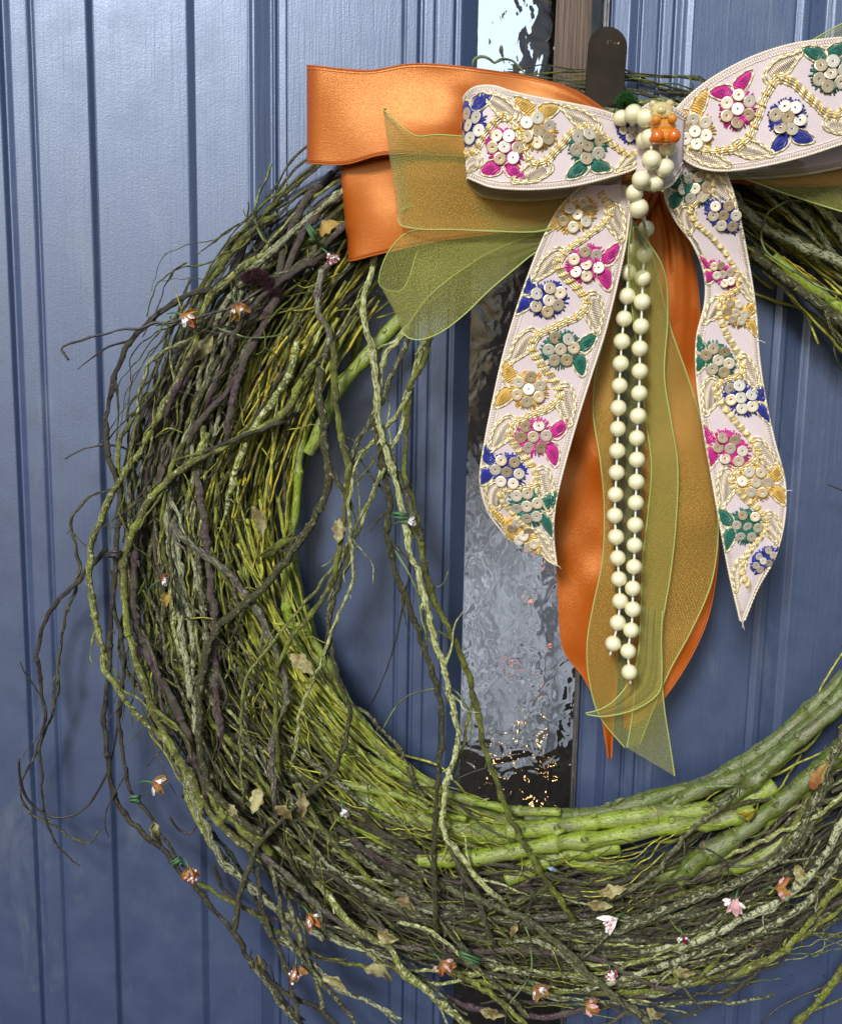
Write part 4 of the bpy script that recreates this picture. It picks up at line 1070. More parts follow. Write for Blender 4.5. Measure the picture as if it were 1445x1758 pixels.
# ------------------------------------------------------------------ ribbons
class Ribbon:
    """a strip between two edge curves; edges are (x, y, depth) lists of equal length"""
    def __init__(s, A, B, nu=16, step=5.0, wave=0.0, bulge=0.0, seed=0, gather=0.0):
        A = catmull(np.array(A, float), 14); B = catmull(np.array(B, float), 14)
        mid = (A + B) / 2
        l = np.r_[0, np.cumsum(np.linalg.norm(np.diff(mid, axis=0), axis=1))]
        n = max(8, int(l[-1] / step))
        sq = np.linspace(0, l[-1], n)
        A = np.stack([np.interp(sq, l, A[:, k]) for k in range(3)], 1)
        B = np.stack([np.interp(sq, l, B[:, k]) for k in range(3)], 1)
        u = np.linspace(0, 1, nu)
        G = A[:, None, :] * (1 - u)[None, :, None] + B[:, None, :] * u[None, :, None]
        rb = np.random.default_rng(seed)
        if wave:
            w1 = smooth_noise(n, 16, rb); w2 = smooth_noise(n, 10, rb)
            G[:, :, 2] += wave * (w1[:, None] * np.cos(u * 3.0)[None, :] + 0.6 * w2[:, None] * np.sin(u * 5 + 1)[None, :])
        if gather:
            f0 = rb.uniform(2.0, 3.2); ph0 = rb.uniform(0, 6)
            fall = np.exp(-sq / 95.0)[:, None]
            G[:, :, 2] += gather * fall * (np.sin(u * f0 * 2 * math.pi + ph0)[None, :] + 0.6 * np.sin(u * f0 * 3.7 * math.pi + ph0 * 2 + sq[:, None] / 60.0))
        if bulge:
            G[:, :, 2] += bulge * np.sin(math.pi * u)[None, :]
        s.px = G; s.n, s.nu, s.L = n, nu, l[-1]
        s.W = np.linalg.norm((A - B)[:, :2], axis=1)
        s.P = PA(G.reshape(-1, 3)).reshape(n, nu, 3)
        dv = np.gradient(s.P, axis=0); du = np.gradient(s.P, axis=1)
        nn_ = np.cross(du, dv); nn_ /= np.linalg.norm(nn_, axis=2)[..., None] + 1e-15
        mean = nn_.reshape(-1, 3).mean(0)
        s.flip = False
        s.N = nn_
        # orient locally towards the camera for traced front faces
        view = np.array([0, -DIST, 1.5]) - s.P
        sg = np.sign((nn_ * view).sum(2)); sg[sg == 0] = 1
        s.N = nn_ * sg[..., None]
    def at(s, sv, u, h=0.0):
        """sv in px along, u 0..1 across (arrays) -> world points lifted h px off the surface"""
        sv = np.clip(np.asarray(sv, float) / s.L, 0, 1) * (s.n - 1); u = np.clip(np.asarray(u, float), 0, 1) * (s.nu - 1)
        i = np.minimum(sv.astype(int), s.n - 2); j = np.minimum(u.astype(int), s.nu - 2)
        a = (sv - i)[..., None]; b_ = (u - j)[..., None]
        def bl(F): return F[i, j] * (1 - a) * (1 - b_) + F[i + 1, j] * a * (1 - b_) + F[i, j + 1] * (1 - a) * b_ + F[i + 1, j + 1] * a * b_
        nn_ = bl(s.N); nn_ = nn_ / (np.linalg.norm(nn_, axis=-1)[..., None] + 1e-12)
        return bl(s.P) + nn_ * (np.asarray(h, float)[..., None] * PX if np.ndim(h) else h * PX), nn_
    def find(s, x, y):
        d = ((s.px[:, :, :2] - np.array([x, y])) ** 2).sum(2) - 4.0 * s.px[:, :, 2]
        i, j = np.unravel_index(d.argmin(), d.shape)
        return i / (s.n - 1) * s.L, j / (s.nu - 1)
    def width(s, sv):
        return max(20.0, float(np.interp(sv / s.L * (s.n - 1), np.arange(s.n), s.W)))
    def sheet(s, name, mat, parent, thick=0.0, uvw=None):
        i = np.arange(s.n - 1)[:, None] * s.nu; j = np.arange(s.nu - 1)[None, :]
        q = np.stack([i + j, i + j + 1, i + s.nu + j + 1, i + s.nu + j], -1).reshape(-1, 4)
        U, V = np.meshgrid(np.linspace(0, 1, s.nu) * (uvw or s.W.max()) / 100, np.linspace(0, s.L / 100, s.n))
        o = Buf().add(s.P.reshape(-1, 3), q, None, np.stack([U.ravel(), V.ravel()], 1)).build(name, mat, parent)
        if thick:
            md = o.modifiers.new('thickness', 'SOLIDIFY'); md.thickness = thick; md.offset = 0
        return o
    def edge_cord(s, u, r, mat, parent, name='edge_cord', h=0.0, step=3.0, bead=0.0):
        n = int(s.L / step); sv = np.linspace(0, s.L, n)
        p, _ = s.at(sv, np.full(n, u), np.full(n, h))
        rr = np.full(n, r)
        if bead: rr = r * (1 + bead * np.where(np.arange(n) % 2 == 0, 1, -1))
        return Buf().add(*tube_geo(p, rr * PX, 6)).build(name, M[mat], parent)

def chain(path, dpt):
    return [(x, y, d) for (x, y), d in zip(path, dpt)]

# satin
satin = thing('satin_ribbon', 'orange satin ribbon bow with two folded left loops and long pointed tails', 'ribbon', P(1080, 260, 120))
def satin_piece(name, A, B, **kw):
    r = Ribbon(A, B, gather=4.0, nu=36, **kw)
    o = r.sheet(name, M['satin'], satin, 0.0003)
    r.edge_cord(0.0, 1.15, 'satin_edge', o_par(o), 'woven_edge', step=2.4, bead=0.35)
    r.edge_cord(1.0, 1.15, 'satin_edge', o_par(o), 'woven_edge', step=2.4, bead=0.35)
    for u_ in (0.035, 0.965): r.edge_cord(u_, 0.55, 'satin_edge', o_par(o), 'woven_edge', h=0.6, step=3, bead=0.2)
    return r, o
def o_par(o):
    o['_o'] = [0.0, 0.0, 0.0]
    p = o.parent
    o['_o'] = list(p.location) if p else [0, 0, 0]
    return o
# upper left loop: from the knot out to the fold and back behind
satin_piece('loop', [(1075, 215, 150), (1040, 190, 158), (1000, 162, 166), (960, 145, 172), (900, 130, 176), (830, 119, 178), (760, 111, 178), (700, 110, 172), (635, 121, 164), (585, 118, 150), (545, 113, 138), (529, 112, 122), (529, 112, 104), (545, 114, 88), (620, 120, 74), (800, 130, 66), (1060, 200, 80)],
            [(1075, 250, 150), (1040, 256, 158), (1000, 262, 168), (960, 268, 176), (900, 272, 180), (830, 270, 180), (760, 266, 178), (700, 263, 176), (650, 266, 170), (595, 281, 156), (545, 281, 140), (529, 279, 122), (529, 279, 104), (545, 278, 88), (620, 270, 74), (800, 280, 66), (1060, 250, 80)], wave=4, seed=1)
# lower left loop
satin_piece('loop', [(1085, 270, 130), (1000, 272, 140), (900, 276, 150), (800, 270, 156), (720, 268, 156), (665, 270, 150), (620, 278, 140), (592, 288, 128), (584, 290, 112), (592, 286, 96), (640, 266, 84), (760, 262, 74), (1060, 270, 80)],
            [(1085, 330, 130), (1010, 362, 142), (930, 386, 152), (850, 400, 158), (760, 412, 160), (700, 424, 154), (645, 437, 144), (610, 446, 132), (599, 447, 114), (606, 440, 98), (650, 420, 84), (760, 400, 74), (1060, 320, 80)], wave=4, seed=2)
# right loop, mostly out of view
satin_piece('loop', [(1140, 255, 128), (1220, 240, 140), (1330, 232, 148), (1445, 230, 150), (1560, 230, 148), (1640, 235, 120), (1560, 235, 92), (1400, 235, 84), (1180, 250, 80)],
            [(1140, 290, 128), (1220, 308, 140), (1330, 318, 148), (1445, 319, 150), (1560, 320, 148), (1640, 320, 120), (1560, 318, 92), (1400, 318, 84), (1180, 300, 80)], seed=3)
# tails
satin_piece('tail', [(1092, 330, 135), (1060, 420, 128), (1035, 520, 122), (1008, 620, 118), (980, 720, 112), (958, 800, 104), (953, 870, 112), (954, 940, 106), (958, 1020, 100), (966, 1112, 100), (1003, 1166, 96), (1030, 1225, 92), (1044, 1302, 90)],
            [(1130, 335, 135), (1085, 420, 130), (1060, 520, 118), (1054, 620, 112), (1051, 720, 124), (1050, 800, 108), (1050, 870, 96), (1052, 940, 104), (1055, 1020, 112), (1059, 1100, 104), (1059, 1166, 96), (1054, 1225, 92), (1049, 1303, 90)], wave=3.5, seed=4)
satin_piece('tail', [(1108, 330, 140), (1112, 420, 128), (1110, 520, 122), (1107, 620, 118), (1104, 720, 112), (1103, 800, 120), (1102, 880, 114), (1099, 960, 106), (1094, 1040, 100), (1084, 1110, 98), (1074, 1170, 96), (1071, 1215, 94), (1072, 1250, 92)],
            [(1150, 330, 140), (1185, 420, 132), (1200, 520, 120), (1200, 620, 114), (1206, 720, 122), (1222, 810, 126), (1232, 890, 116), (1232, 960, 106), (1218, 1050, 100), (1190, 1120, 98), (1150, 1185, 96), (1112, 1228, 94), (1076, 1253, 92)], wave=5, seed=5)

# organza
org = thing('organza_ribbon', 'sheer olive green organza ribbon bow with gathered loops and rippling tails', 'ribbon', P(1080, 300, 150))
def org_piece(name, A, B, **kw):
    kw.setdefault('nu', 30); kw['nu'] = 30
    r = Ribbon(A, B, gather=7.0, **kw)
    o = r.sheet(name, M['organza'], org, 0, 200)
    r.edge_cord(0.0, 1.15, 'organza_edge', o_par(o), 'edge_cord', step=2.6, bead=0.25)
    r.edge_cord(1.0, 1.15, 'organza_edge', o_par(o), 'edge_cord', step=2.6, bead=0.25)
    return r
org_piece('loop', [(1085, 262, 168), (1000, 250, 180), (900, 240, 190), (800, 234, 198), (750, 231, 200), (715, 233, 198), (688, 216, 194), (668, 196, 186), (657, 187, 174), (672, 187, 162), (700, 190, 156), (750, 186, 152), (800, 176, 150), (900, 172, 148), (1060, 220, 140)],
          [(1085, 310, 168), (1000, 370, 180), (930, 396, 192), (850, 397, 200), (780, 394, 206), (735, 394, 206), (705, 391, 200), (688, 386, 190), (683, 372, 176), (690, 360, 164), (715, 352, 156), (750, 346, 152), (800, 342, 150), (900, 330, 148), (1060, 300, 140)], wave=2.5, seed=6)
org_piece('loop', [(1080, 330, 164), (1000, 376, 170), (930, 398, 176), (850, 396, 182), (760, 394, 186), (705, 397, 186), (674, 422, 180), (656, 456, 170), (651, 488, 158), (670, 499, 150), (690, 497, 146), (703, 474, 144), (716, 432, 144), (738, 396, 144), (860, 394, 142), (1060, 330, 138)],
          [(1085, 350, 164), (1000, 398, 170), (925, 430, 178), (885, 460, 184), (840, 498, 188), (800, 537, 188), (762, 567, 184), (728, 582, 176), (704, 581, 164), (690, 568, 152), (702, 556, 148), (720, 528, 146), (745, 500, 146), (790, 465, 144), (860, 424, 142), (1060, 344, 138)], wave=3.0, seed=7, nu=20)
org_piece('loop', [(1150, 280, 168), (1260, 278, 160), (1350, 270, 158), (1445, 262, 160), (1560, 250, 160)],
          [(1150, 295, 168), (1260, 303, 166), (1350, 333, 168), (1445, 363, 170), (1560, 396, 170)], wave=2, seed=8)
org_piece('loop', [(1300, 130, 120), (1385, 74, 112), (1445, 40, 108), (1560, -20, 108)], [(1300, 200, 120), (1385, 190, 112), (1445, 190, 108), (1560, 180, 108)], seed=9)
org_piece('tail', [(1086, 380, 206), (1062, 470, 166), (1042, 560, 142), (1022, 640, 134), (1018, 710, 130), (1030, 790, 136), (1037, 870, 130), (1034, 960, 126), (1018, 1040, 122), (1008, 1100, 120), (1010, 1160, 118), (1028, 1228, 114), (1072, 1284, 110)],
          [(1104, 380, 200), (1128, 470, 158), (1150, 560, 142), (1178, 640, 136), (1200, 710, 134), (1220, 790, 132), (1231, 870, 136), (1231, 940, 132), (1218, 1010, 126), (1185, 1085, 120), (1150, 1150, 118), (1122, 1215, 114), (1098, 1278, 110)], wave=3, seed=10, nu=20)
org_piece('tail', [(1084, 380, 214), (1078, 450, 186), (1086, 540, 158), (1100, 640, 148), (1108, 720, 144), (1118, 800, 146), (1112, 880, 142), (1103, 960, 138), (1100, 1040, 134), (1097, 1110, 132), (1090, 1180, 128), (1084, 1235, 124), (1076, 1284, 120)],
          [(1092, 388, 216), (1138, 460, 190), (1146, 540, 160), (1140, 640, 150), (1151, 720, 152), (1163, 800, 150), (1160, 900, 146), (1150, 990, 142), (1137, 1070, 138), (1134, 1140, 134), (1140, 1215, 128), (1150, 1280, 124), (1158, 1333, 120)], wave=2, seed=11, nu=18)
org_piece('tail_fold', [(1100, 1040, 140), (1098, 1085, 144), (1094, 1130, 146), (1080, 1170, 146), (1055, 1202, 144), (1030, 1218, 140), (1005, 1225, 134)],
          [(1137, 1050, 140), (1135, 1100, 140), (1136, 1150, 138), (1130, 1190, 136), (1090, 1218, 136), (1040, 1230, 134), (1007, 1227, 132)], seed=12)

# embroidered ribbon
emb = thing('embroidered_ribbon', 'pale pink embroidered ribbon bow with gold vines, coloured flowers and sequins', 'ribbon', P(1130, 260, 190))
def seq_mesh():
    n = 14; a = np.arange(n) / n * 2 * math.pi
    rings_ = [(0.14, 0.0), (0.20, 0.07), (0.32, 0.05), (0.40, 0.08), (0.50, 0.05), (0.66, 0.08), (0.96, 0.10), (1.0, 0.05), (0.98, 0.0)]
    v = np.vstack([np.stack([r * np.cos(a), r * np.sin(a), np.full(n, z)], 1) for r, z in rings_])
    q = [(k * n + i, k * n + (i + 1) % n, (k + 1) * n + (i + 1) % n, (k + 1) * n + i) for k in range(len(rings_) - 1) for i in range(n)]
    return mesh_np('sequin', v * PX, q, M['sequin'])
SEQ = seq_mesh()
rE = np.random.default_rng(21)
def local(r, s0, u0, a, b_, h):
    w = r.width(s0)
    return r.at(s0 + np.asarray(a), u0 + np.asarray(b_) / w, h)
def patch(bf, r, s0, u0, outline, h, dome, uvr=0.0, center=None):
    """filled outline (local along/across px) with a domed middle"""
    o = np.array(outline, float); c = o.mean(0) if center is None else np.array(center, float)
    n = len(o)
    V, UV = [], []
    for f, hh in ((1.0, h * 0.2), (0.85, h + dome * 0.5), (0.45, h + dome * 0.95)):
        pt = c + (o - c) * f
        p, _ = local(r, s0, u0, pt[:, 0], pt[:, 1], np.full(n, hh)); V.append(p)
        ca, sa = math.cos(uvr), math.sin(uvr)
        UV.append(np.stack([pt[:, 0] * ca - pt[:, 1] * sa, pt[:, 0] * sa + pt[:, 1] * ca], 1) / 30)
    p, _ = local(r, s0, u0, c[:1], c[1:2], np.array([h + dome])); V.append(p); UV.append(c[None] / 30)
    q = [(k * n + i, k * n + (i + 1) % n, (k + 1) * n + (i + 1) % n, (k + 1) * n + i) for k in (0, 1) for i in range(n)]
    t = [(2 * n + i, 2 * n + (i + 1) % n, 3 * n) for i in range(n)]
    bf.add(np.vstack(V), q, t, np.vstack(UV))
def cord(bf, r, s0, u0, pts, rad, h=1.2, closed=False, wob=0.5, bead=0.18):
    p = np.array(pts, float)
    if closed: p = np.vstack([p, p[:1]])
    p = resample(catmull(p, 6), 2.6)
    p = p + rE.normal(0, wob * 0.3, p.shape)
    w, _ = local(r, s0, u0, p[:, 0], p[:, 1], np.full(len(p), h))
    rr = rad * (1 + bead * np.where(np.arange(len(w)) % 2 == 0, 1, -1))
    bf.add(*tube_geo(w, rr * PX, 5, 0, rE))
def embroider(r, o, flowers, s_end_clip=None):
    par = o_par(o)
    O = Vector(par['_o'])
    # stitched borders
    bf = Buf()
    for e in (0, 1):
        n = int(r.L / 2.2); sv = np.linspace(0, r.L, n)
        w = np.array([r.width(x) for x in sv])
        inn = np.where(np.arange(n) % 2 == 0, 1.5, 8.5) + rE.normal(0, 0.5, n)
        u = inn / w if e == 0 else 1 - inn / w
        p, _ = r.at(sv, u, np.full(n, 1.0))
        bf.add(*tube_geo(p, 0.95 * PX, 4))
        inn = np.full(n, 11.0) + rE.normal(0, 0.4, n)
        u = inn / w if e == 0 else 1 - inn / w
        p, _ = r.at(sv, u, np.full(n, 1.0)); bf.add(*tube_geo(p, 1.0 * (1 + 0.35 * np.where(np.arange(n) % 2 == 0, 1, -1)) * PX, 4))
    bf.build('stitched_border', M['silk_edge'], par)
    r.edge_cord(0.0, 1.9, 'silk_edge', par, 'edge_cord', step=2.4, bead=0.3)
    r.edge_cord(1.0, 1.9, 'silk_edge', par, 'edge_cord', step=2.4, bead=0.3)
    # flowers
    F = [(c, *r.find(x, y)) for c, x, y in flowers]
    sides_ = []
    for idx, (c, s0, u0) in enumerate(F):
        side = -1 if u0 < 0.5 else 1
        sides_.append(side)
        w = r.width(s0); k = min(1.0, w / 122.0)
        u0 = 0.5 + (u0 - 0.5) * 0.85
        cm_ = {'y': 'yellowthread', 'p': 'pink', 'b': 'blue', 'g': 'green'}[c]
        bf = Buf()
        a = np.linspace(0, 2 * math.pi, 44, endpoint=False)
        rad = (32 + 3.0 * np.cos(a * 6 + 1) + rE.uniform(-2.2, 2.2, 44)) * k
        patch(bf, r, s0, u0, np.stack([rad * np.cos(a), rad * np.sin(a)], 1), 0.8, 2.0, rE.uniform(0, 3))
        # satin-stitch fringes
        for t in np.linspace(0, 2 * math.pi, 40, endpoint=False):
            t += rE.normal(0, 0.05)
            q0, q1 = 16 * k, (33 + rE.uniform(-1, 4)) * k
            pp = np.array([[q0 * math.cos(t), q0 * math.sin(t)], [q1 * math.cos(t), q1 * math.sin(t)]])
            w_, _ = local(r, s0, u0, pp[:, 0], pp[:, 1], np.array([2.8, 1.6]))
            bf.add(*tube_geo(np.vstack([w_[0], (w_[0] + w_[1]) / 2, w_[1]]), 1.25 * PX, 4))
        bf.build('embroidered_flower', M[cm_], par)
        # two leaves toward the edge
        for q_ in (-1, 1):
            bf = Buf()
            ca = np.array([q_ * 21.0 + rE.normal(0, 1.5), side * 40.0]) * k
            ang = (0.35 if q_ > 0 else math.pi - 0.35) * 1.0
            ang = math.atan2(side * 0.55, q_ * 1.0)
            t = np.linspace(0, 2 * math.pi, 24, endpoint=False)
            ex, ey = 20 * k * np.cos(t), 11 * k * np.sin(t) * (1 - 0.35 * np.cos(t))
            out = np.stack([ca[0] + ex * math.cos(ang) - ey * math.sin(ang), ca[1] + ex * math.sin(ang) + ey * math.cos(ang)], 1)
            patch(bf, r, s0, u0, out, 1.0, 2.4, 0.8 * q_)
            bf.build('embroidered_leaf', M[cm_], par)
            bf = Buf()
            cc = out.mean(0)
            cord(bf, r, s0, u0, cc + (out[::2] - cc) * 1.14, 1.15, 1.8, True)
            bf.build('gold_outline', M['gold'], par)
        # sequins
        SR = 9.1 * k * rE.uniform(0.93, 1.05)
        cs = [(0, 0)] + [(21.5 * k * math.cos(t), 21.5 * k * math.sin(t)) for t in (np.arange(6) / 6 * 2 * math.pi + rE.uniform(0, 1))]
        for (a_, b_) in cs:
            p, nn_ = local(r, s0, u0, np.array([a_ + rE.normal(0, 0.8)]), np.array([b_ + rE.normal(0, 0.8)]), np.array([4.4]))
            nrm = Vector(nn_[0]) + Vector(rE.normal(0, 0.17, 3)); nrm.normalize()
            so_ = link('sequin', SEQ, par)
            so_.matrix_local = Matrix.Translation(Vector(p[0]) - O) @ nrm.to_track_quat('Z', 'Y').to_matrix().to_4x4() @ Matrix.Diagonal((SR, SR, SR * 0.55, 1))
    # vine: wave passing each flower on its inner side
    if len(F) > 1:
        ctrl = []
        sp = np.mean(np.abs(np.diff([f[1] for f in F]))) if len(F) > 1 else 75
        order = sorted(range(len(F)), key=lambda k: F[k][1])
        f0 = F[order[0]]; 
        ctrl.append((f0[1] - sp * 0.6, 0.5))
        for k in order:
            sd = sides_[k]
            ctrl.append((F[k][1], 0.5 - sd * 0.235))
        ctrl.append((F[order[-1]][1] + sp * 0.6, 0.5))
        c = catmull(np.array([(a, b_ * 125) for a, b_ in ctrl]), 16)
        c = resample(c, 3.0)
        c = c[(c[:, 0] > 4) & (c[:, 0] < r.L - 4)]
        tn = np.gradient(c, axis=0); tn /= np.linalg.norm(tn, axis=1)[:, None] + 1e-9
        nb = np.stack([-tn[:, 1], tn[:, 0]], 1)
        bf = Buf(); by = Buf()
        for off, hh in ((-5, 1.2), (-1.7, 2.4), (1.7, 2.4), (5, 1.2)):
            pt = c + nb * (off + 0.8 * np.sin(np.arange(len(c)) * 0.55))[:, None]
            w_, _ = r.at(pt[:, 0], pt[:, 1] / 125, np.full(len(pt), hh))
            bf.add(*tube_geo(w_, 1.5 * (1 + 0.25 * np.where(np.arange(len(pt)) % 2 == 0, 1, -1)) * PX, 5))
        for i_ in range(3, len(c) - 3, 5):
            pt = np.array([c[i_] + nb[i_] * q_ + tn[i_] * q_ * 0.3 for q_ in (-7, -3.5, 0, 3.5, 7)])
            w_, _ = r.at(pt[:, 0], pt[:, 1] / 125, np.array([0.8, 3.4, 4.4, 3.4, 0.8]))
            by.add(*tube_geo(w_, 1.35 * PX, 5))
        bf.build('gold_vine', M['gold'], par)
        by.build('yellow_stitching', M['yellowthread'], par)
    # pale gold teardrop leaves opposite each flower
    for idx, (c, s0, u0) in enumerate(F):
        side = sides_[idx]
        w = r.width(s0); k = min(1.0, w / 122.0)
        uc = 0.5 - side * 0.33
        sg = 1 if idx % 2 else 1
        t = np.linspace(0, 2 * math.pi, 30, endpoint=False)
        ex = 31 * k * np.cos(t); ey = 12.5 * k * np.sin(t) * (1 - 0.45 * np.cos(t)) + 0.9 * np.sin(5 * t)
        ang = -side * 0.42
        out = np.stack([ex * math.cos(ang) - ey * math.sin(ang) + 4, ex * math.sin(ang) + ey * math.cos(ang)], 1)
        bf = Buf(); patch(bf, r, s0 + 6, uc, out, 0.4, 0.8, math.pi / 2)
        for q_ in np.linspace(-24, 24, 17):      # hatch threads
            hw = 11.5 * k * math.sqrt(max(0, 1 - (q_ / 31) ** 2)) * (1 - 0.45 * q_ / 31)
            a_ = np.array([q_ * k, q_ * k]); b_ = np.array([-hw, hw])
            px_ = a_ * math.cos(ang) - b_ * math.sin(ang) + 4; py_ = a_ * math.sin(ang) + b_ * math.cos(ang)
            w_, _ = local(r, s0 + 6, uc, px_, py_, np.array([1.2, 1.2]))
            m_, _ = local(r, s0 + 6, uc, np.array([px_.mean()]), np.array([py_.mean()]), np.array([2.1]))
            bf.add(*tube_geo(np.vstack([w_[0], m_[0], w_[1]]), 0.75 * PX, 4))
        bf.build('gold_leaf', M['goldfill'], par)
        bf = Buf()
        cc = out.mean(0)
        cord(bf, r, s0 + 6, uc, cc + (out[::2] - cc) * 1.07, 1.5, 1.8, True, 1.0)
        cord(bf, r, s0 + 6, uc, cc + (out[::2] - cc) * 1.26, 1.5, 1.6, True, 1.0)
        bf.build('gold_outline', M['gold'], par)

def emb_piece(name, A, B, flowers, **kw):
    r = Ribbon(A, B, **kw)
    o = r.sheet(name, M['silk'], emb, 0.0004)
    embroider(r, o, flowers)
    return r
# left tail
emb_piece('tail', [(1000, 318, 190), (960, 358, 192), (932, 410, 190), (908, 470, 188), (884, 540, 186), (864, 610, 184), (848, 680, 182), (834, 750, 180), (825, 805, 178), (826, 840, 172), (840, 882, 160), (870, 922, 154)],
          [(1072, 318, 190), (1080, 358, 194), (1074, 415, 194), (1058, 490, 190), (1038, 570, 186), (1014, 645, 184), (992, 715, 184), (972, 785, 184), (957, 845, 182), (950, 890, 180), (950, 930, 176), (955, 971, 172)],
          [('y', 985, 370), ('p', 1008, 452), ('b', 937, 512), ('g', 962, 600), ('y', 902, 668), ('p', 918, 752), ('b', 868, 808), ('g', 905, 868), ('y', 896, 918)], wave=1.2, seed=20, nu=24)
# right tail
emb_piece('tail', [(1165, 262, 216), (1146, 300, 212), (1142, 338, 206), (1160, 378, 198), (1190, 420, 190), (1209, 470, 184), (1210, 520, 180), (1196, 580, 176), (1196, 650, 174), (1208, 740, 174), (1222, 820, 172), (1236, 900, 170), (1252, 985, 166), (1266, 1045, 164), (1271, 1066, 162)],
          [(1205, 255, 222), (1238, 285, 220), (1256, 326, 214), (1270, 380, 206), (1282, 440, 198), (1292, 500, 192), (1298, 550, 188), (1302, 610, 184), (1312, 680, 182), (1328, 755, 182), (1346, 825, 180), (1346, 890, 178), (1330, 955, 172), (1300, 1010, 166), (1277, 1066, 162)],
          [('g', 1188, 322), ('b', 1250, 370), ('p', 1238, 470), ('y', 1265, 535), ('g', 1228, 615), ('b', 1272, 682), ('p', 1248, 772), ('y', 1300, 828), ('g', 1280, 905), ('b', 1315, 958)], wave=1.5, seed=21, nu=24)
# left loop: knot -> fold -> back
emb_piece('loop', [(1112, 222, 224), (1078, 206, 232), (1030, 189, 240), (980, 178, 244), (925, 168, 246), (880, 158, 244), (848, 148, 238), (818, 149, 226), (801, 160, 210), (796, 172, 194), (806, 178, 180), (850, 180, 170), (950, 190, 164), (1070, 220, 168)],
          [(1112, 262, 224), (1090, 288, 232), (1040, 305, 240), (985, 318, 246), (925, 324, 250), (880, 324, 250), (842, 320, 246), (816, 310, 234), (803, 305, 216), (806, 316, 198), (826, 334, 186), (870, 342, 178), (950, 340, 172), (1066, 316, 172)],
          [('b', 1078, 222), ('g', 1010, 252), ('y', 922, 222), ('p', 864, 258), ('b', 806, 215)], wave=1.2, seed=22, nu=24)
# right loop
emb_piece('loop', [(1140, 215, 226), (1160, 188, 232), (1190, 158, 238), (1232, 128, 244), (1290, 98, 248), (1350, 78, 250), (1410, 68, 250), (1470, 64, 246), (1540, 66, 232), (1575, 75, 206), (1540, 85, 180), (1440, 110, 166), (1300, 150, 160), (1170, 220, 168)],
          [(1150, 250, 226), (1185, 280, 232), (1225, 292, 238), (1275, 290, 244), (1330, 280, 248), (1385, 266, 250), (1440, 248, 250), (1490, 232, 246), (1550, 225, 232), (1580, 240, 206), (1550, 262, 180), (1440, 288, 166), (1330, 304, 160), (1180, 306, 168)],
          [('y', 1192, 225), ('p', 1262, 182), ('b', 1350, 208), ('g', 1424, 120), ('y', 1500, 170)], wave=1.5, seed=23, nu=24)
# knot wrap, behind the pearls
kw_ = Ribbon([(1096, 190, 236), (1120, 176, 250), (1150, 182, 252), (1176, 196, 240)], [(1090, 315, 232), (1118, 326, 244), (1150, 318, 246), (1170, 290, 236)], nu=14)
ko = kw_.sheet('knot', M['silk'], emb, 0.0004); embroider(kw_, ko, [])

# loose threads at the cut ends
for (x, y, d, dx, dy) in [(1272, 1066, 164, 6, 16), (1276, 1066, 164, -2, 12), (955, 971, 172, 8, 6), (1298, 585, 188, 16, 4), (1346, 846, 180, 14, -4)]:
    Buf().add(*tube_geo(catmull(PA([(x, y, d), (x + dx * 0.5, y + dy * 0.5 - 2, d + 3), (x + dx, y + dy, d + 2)]), 5), 0.5 * PX, 4)).build('loose_thread', M['silk_edge'], emb)

# ------------------------------------------------------------------ pearls
pv, pq = sphere_geo((0, 0, 0), 1.0, 24, 16)
PEARL = mesh_np('pearl', pv, pq, M['pearl'])
def pearl(par, x, y, d, r=14.2):
    p = Vector(P(x, y, d))
    o = link('pearl', PEARL, par)
    s = r * PX * (DIST - d * PX) / DIST
    o.matrix_local = Matrix.Translation(p - par.location) @ Matrix.Diagonal((s, s, s, 1))
    return p
Ls = [(1083, 425), (1078, 467), (1076, 508), (1071, 547), (1067, 586), (1065, 624), (1063, 662), (1061, 700), (1060, 736), (1059, 774), (1058, 811), (1056, 849), (1055, 885), (1057, 922), (1060, 958), (1062, 994), (1064, 1032), (1060, 1069), (1052, 1105)]
Rs = [(1109, 393), (1106, 436), (1103, 477), (1102, 518), (1100, 560), (1098, 598), (1098, 637), (1097, 675), (1095, 714), (1093, 752), (1093, 789), (1092, 827), (1091, 863), (1090, 901), (1089, 936), (1088, 973), (1086, 1010), (1086, 1046), (1083, 1082), (1078, 1118), (1080, 1154)]
for nm, S, lab, dz in (('l', Ls, 'left hanging string of cream pearls, the shorter of the two', 166), ('r', Rs, 'right hanging string of cream pearls, the longer of the two', 172)):
    t_ = thing('pearl_string', lab, 'pearl string', P(S[0][0], S[0][1], dz), 'pearl strings hanging from the bow')
    for (x, y) in S: pearl(t_, x, y, dz, 14.4 + random.uniform(-0.3, 0.3))
    pts = [(S[0][0] + (4 if nm == 'l' else -8), S[0][1] - 36, dz + 20)] + [(x, y, dz) for x, y in S] + [(S[-1][0] + (-5 if nm == 'l' else 2), S[-1][1] + 20, dz)]
    Buf().add(*tube_geo(catmull(PA(pts), 6), 1.9 * PX, 6, 0.08)).build('cord', M['cord'], t_)
kp = [(1087, 195, 262, 15.5), (1108, 202, 268, 15.5), (1066, 202, 246, 13), (1115, 236, 262, 15.5), (1146, 252, 258, 15.5), (1118, 274, 272, 16.5), (1141, 288, 266, 15.5), (1100, 308, 266, 15.5), (1124, 314, 254, 14.5), (1089, 331, 252, 15), (1096, 357, 246, 16.5), (1106, 240, 254, 14)]
t_ = thing('pearl_cluster', 'cluster of cream pearls wound round the centre knot of the bow', 'pearl string', P(1110, 270, 250))
for (x, y, d, r) in kp: pearl(t_, x, y, d, r)
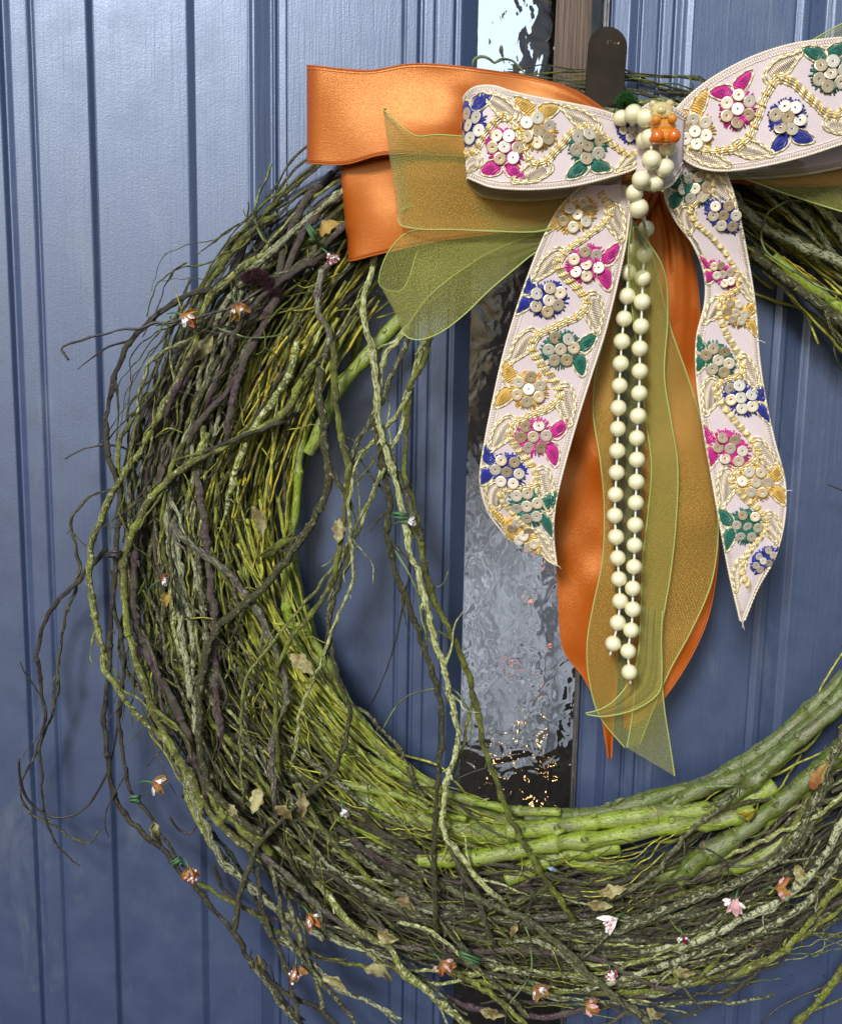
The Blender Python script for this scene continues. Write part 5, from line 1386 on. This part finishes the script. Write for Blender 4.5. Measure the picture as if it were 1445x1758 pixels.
ordk = [0, 1, 3, 5, 7, 9, 10]
Buf().add(*tube_geo(catmull(PA([(kp[k][0], kp[k][1], kp[k][2]) for k in ordk] + [(1109, 393, 174)]), 6), 1.9 * PX, 6, 0.08)).build('cord', M['cord'], t_)
Buf().add(*tube_geo(catmull(PA([(kp[k][0], kp[k][1], kp[k][2]) for k in (4, 6, 8, 9)] + [(1083, 425, 166)]), 6), 1.9 * PX, 6, 0.08)).build('cord', M['cord'], t_)

# gummy-bear shaped resin bead
bear = thing('bear_bead', 'translucent resin bear shaped bead, cloudy yellow head and orange body, on the bow knot', 'bead', P(1138, 225, 280))
def blob(name, mat, parts):
    bf = Buf()
    for (x, y, d, rx, ry, rz) in parts:
        v, q = sphere_geo((0, 0, 0), 1.0, 22, 14)
        c = P(x, y, d)
        v = v * np.array([rx, rz, ry]) * PX * (DIST - d * PX) / DIST + c
        bf.add(v, q)
    o = bf.build(name, mat, bear)
    md = o.modifiers.new('merge', 'REMESH'); md.mode = 'VOXEL'; md.voxel_size = 0.9 * PX; md.use_smooth_shade = True
    sm_ = o.modifiers.new('soften', 'SMOOTH'); sm_.iterations = 4; sm_.factor = 0.5
    return o
blob('head', M['clear_yellow'], [(1135, 188, 282, 19, 13, 13), (1121, 178, 284, 7, 6, 6), (1149, 177, 284, 7, 6, 6), (1136, 196, 284, 17, 9, 12), (1135, 189, 293, 8, 6, 7)])
blob('body', M['amber_light'], [(1138, 216, 280, 21, 16, 12), (1139, 234, 280, 20, 14, 13)])
for (x, y) in ((1126, 205), (1154, 203)):
    blob('arm', M['amber_light'], [(x, y, 291, 8, 8, 8)])
for (x, y) in ((1128, 234), (1157, 233)):
    blob('foot', M['amber'], [(x, y, 292, 11, 12, 10), (x - 2, y + 5, 288, 12, 8, 9)])

for o in bpy.data.objects:
    if '_o' in o: del o['_o']
print('tris', sum(len(o.data.loop_triangles) or len(o.data.polygons) * 2 for o in bpy.data.objects if o.type == 'MESH'), 'objects', len(bpy.data.objects))
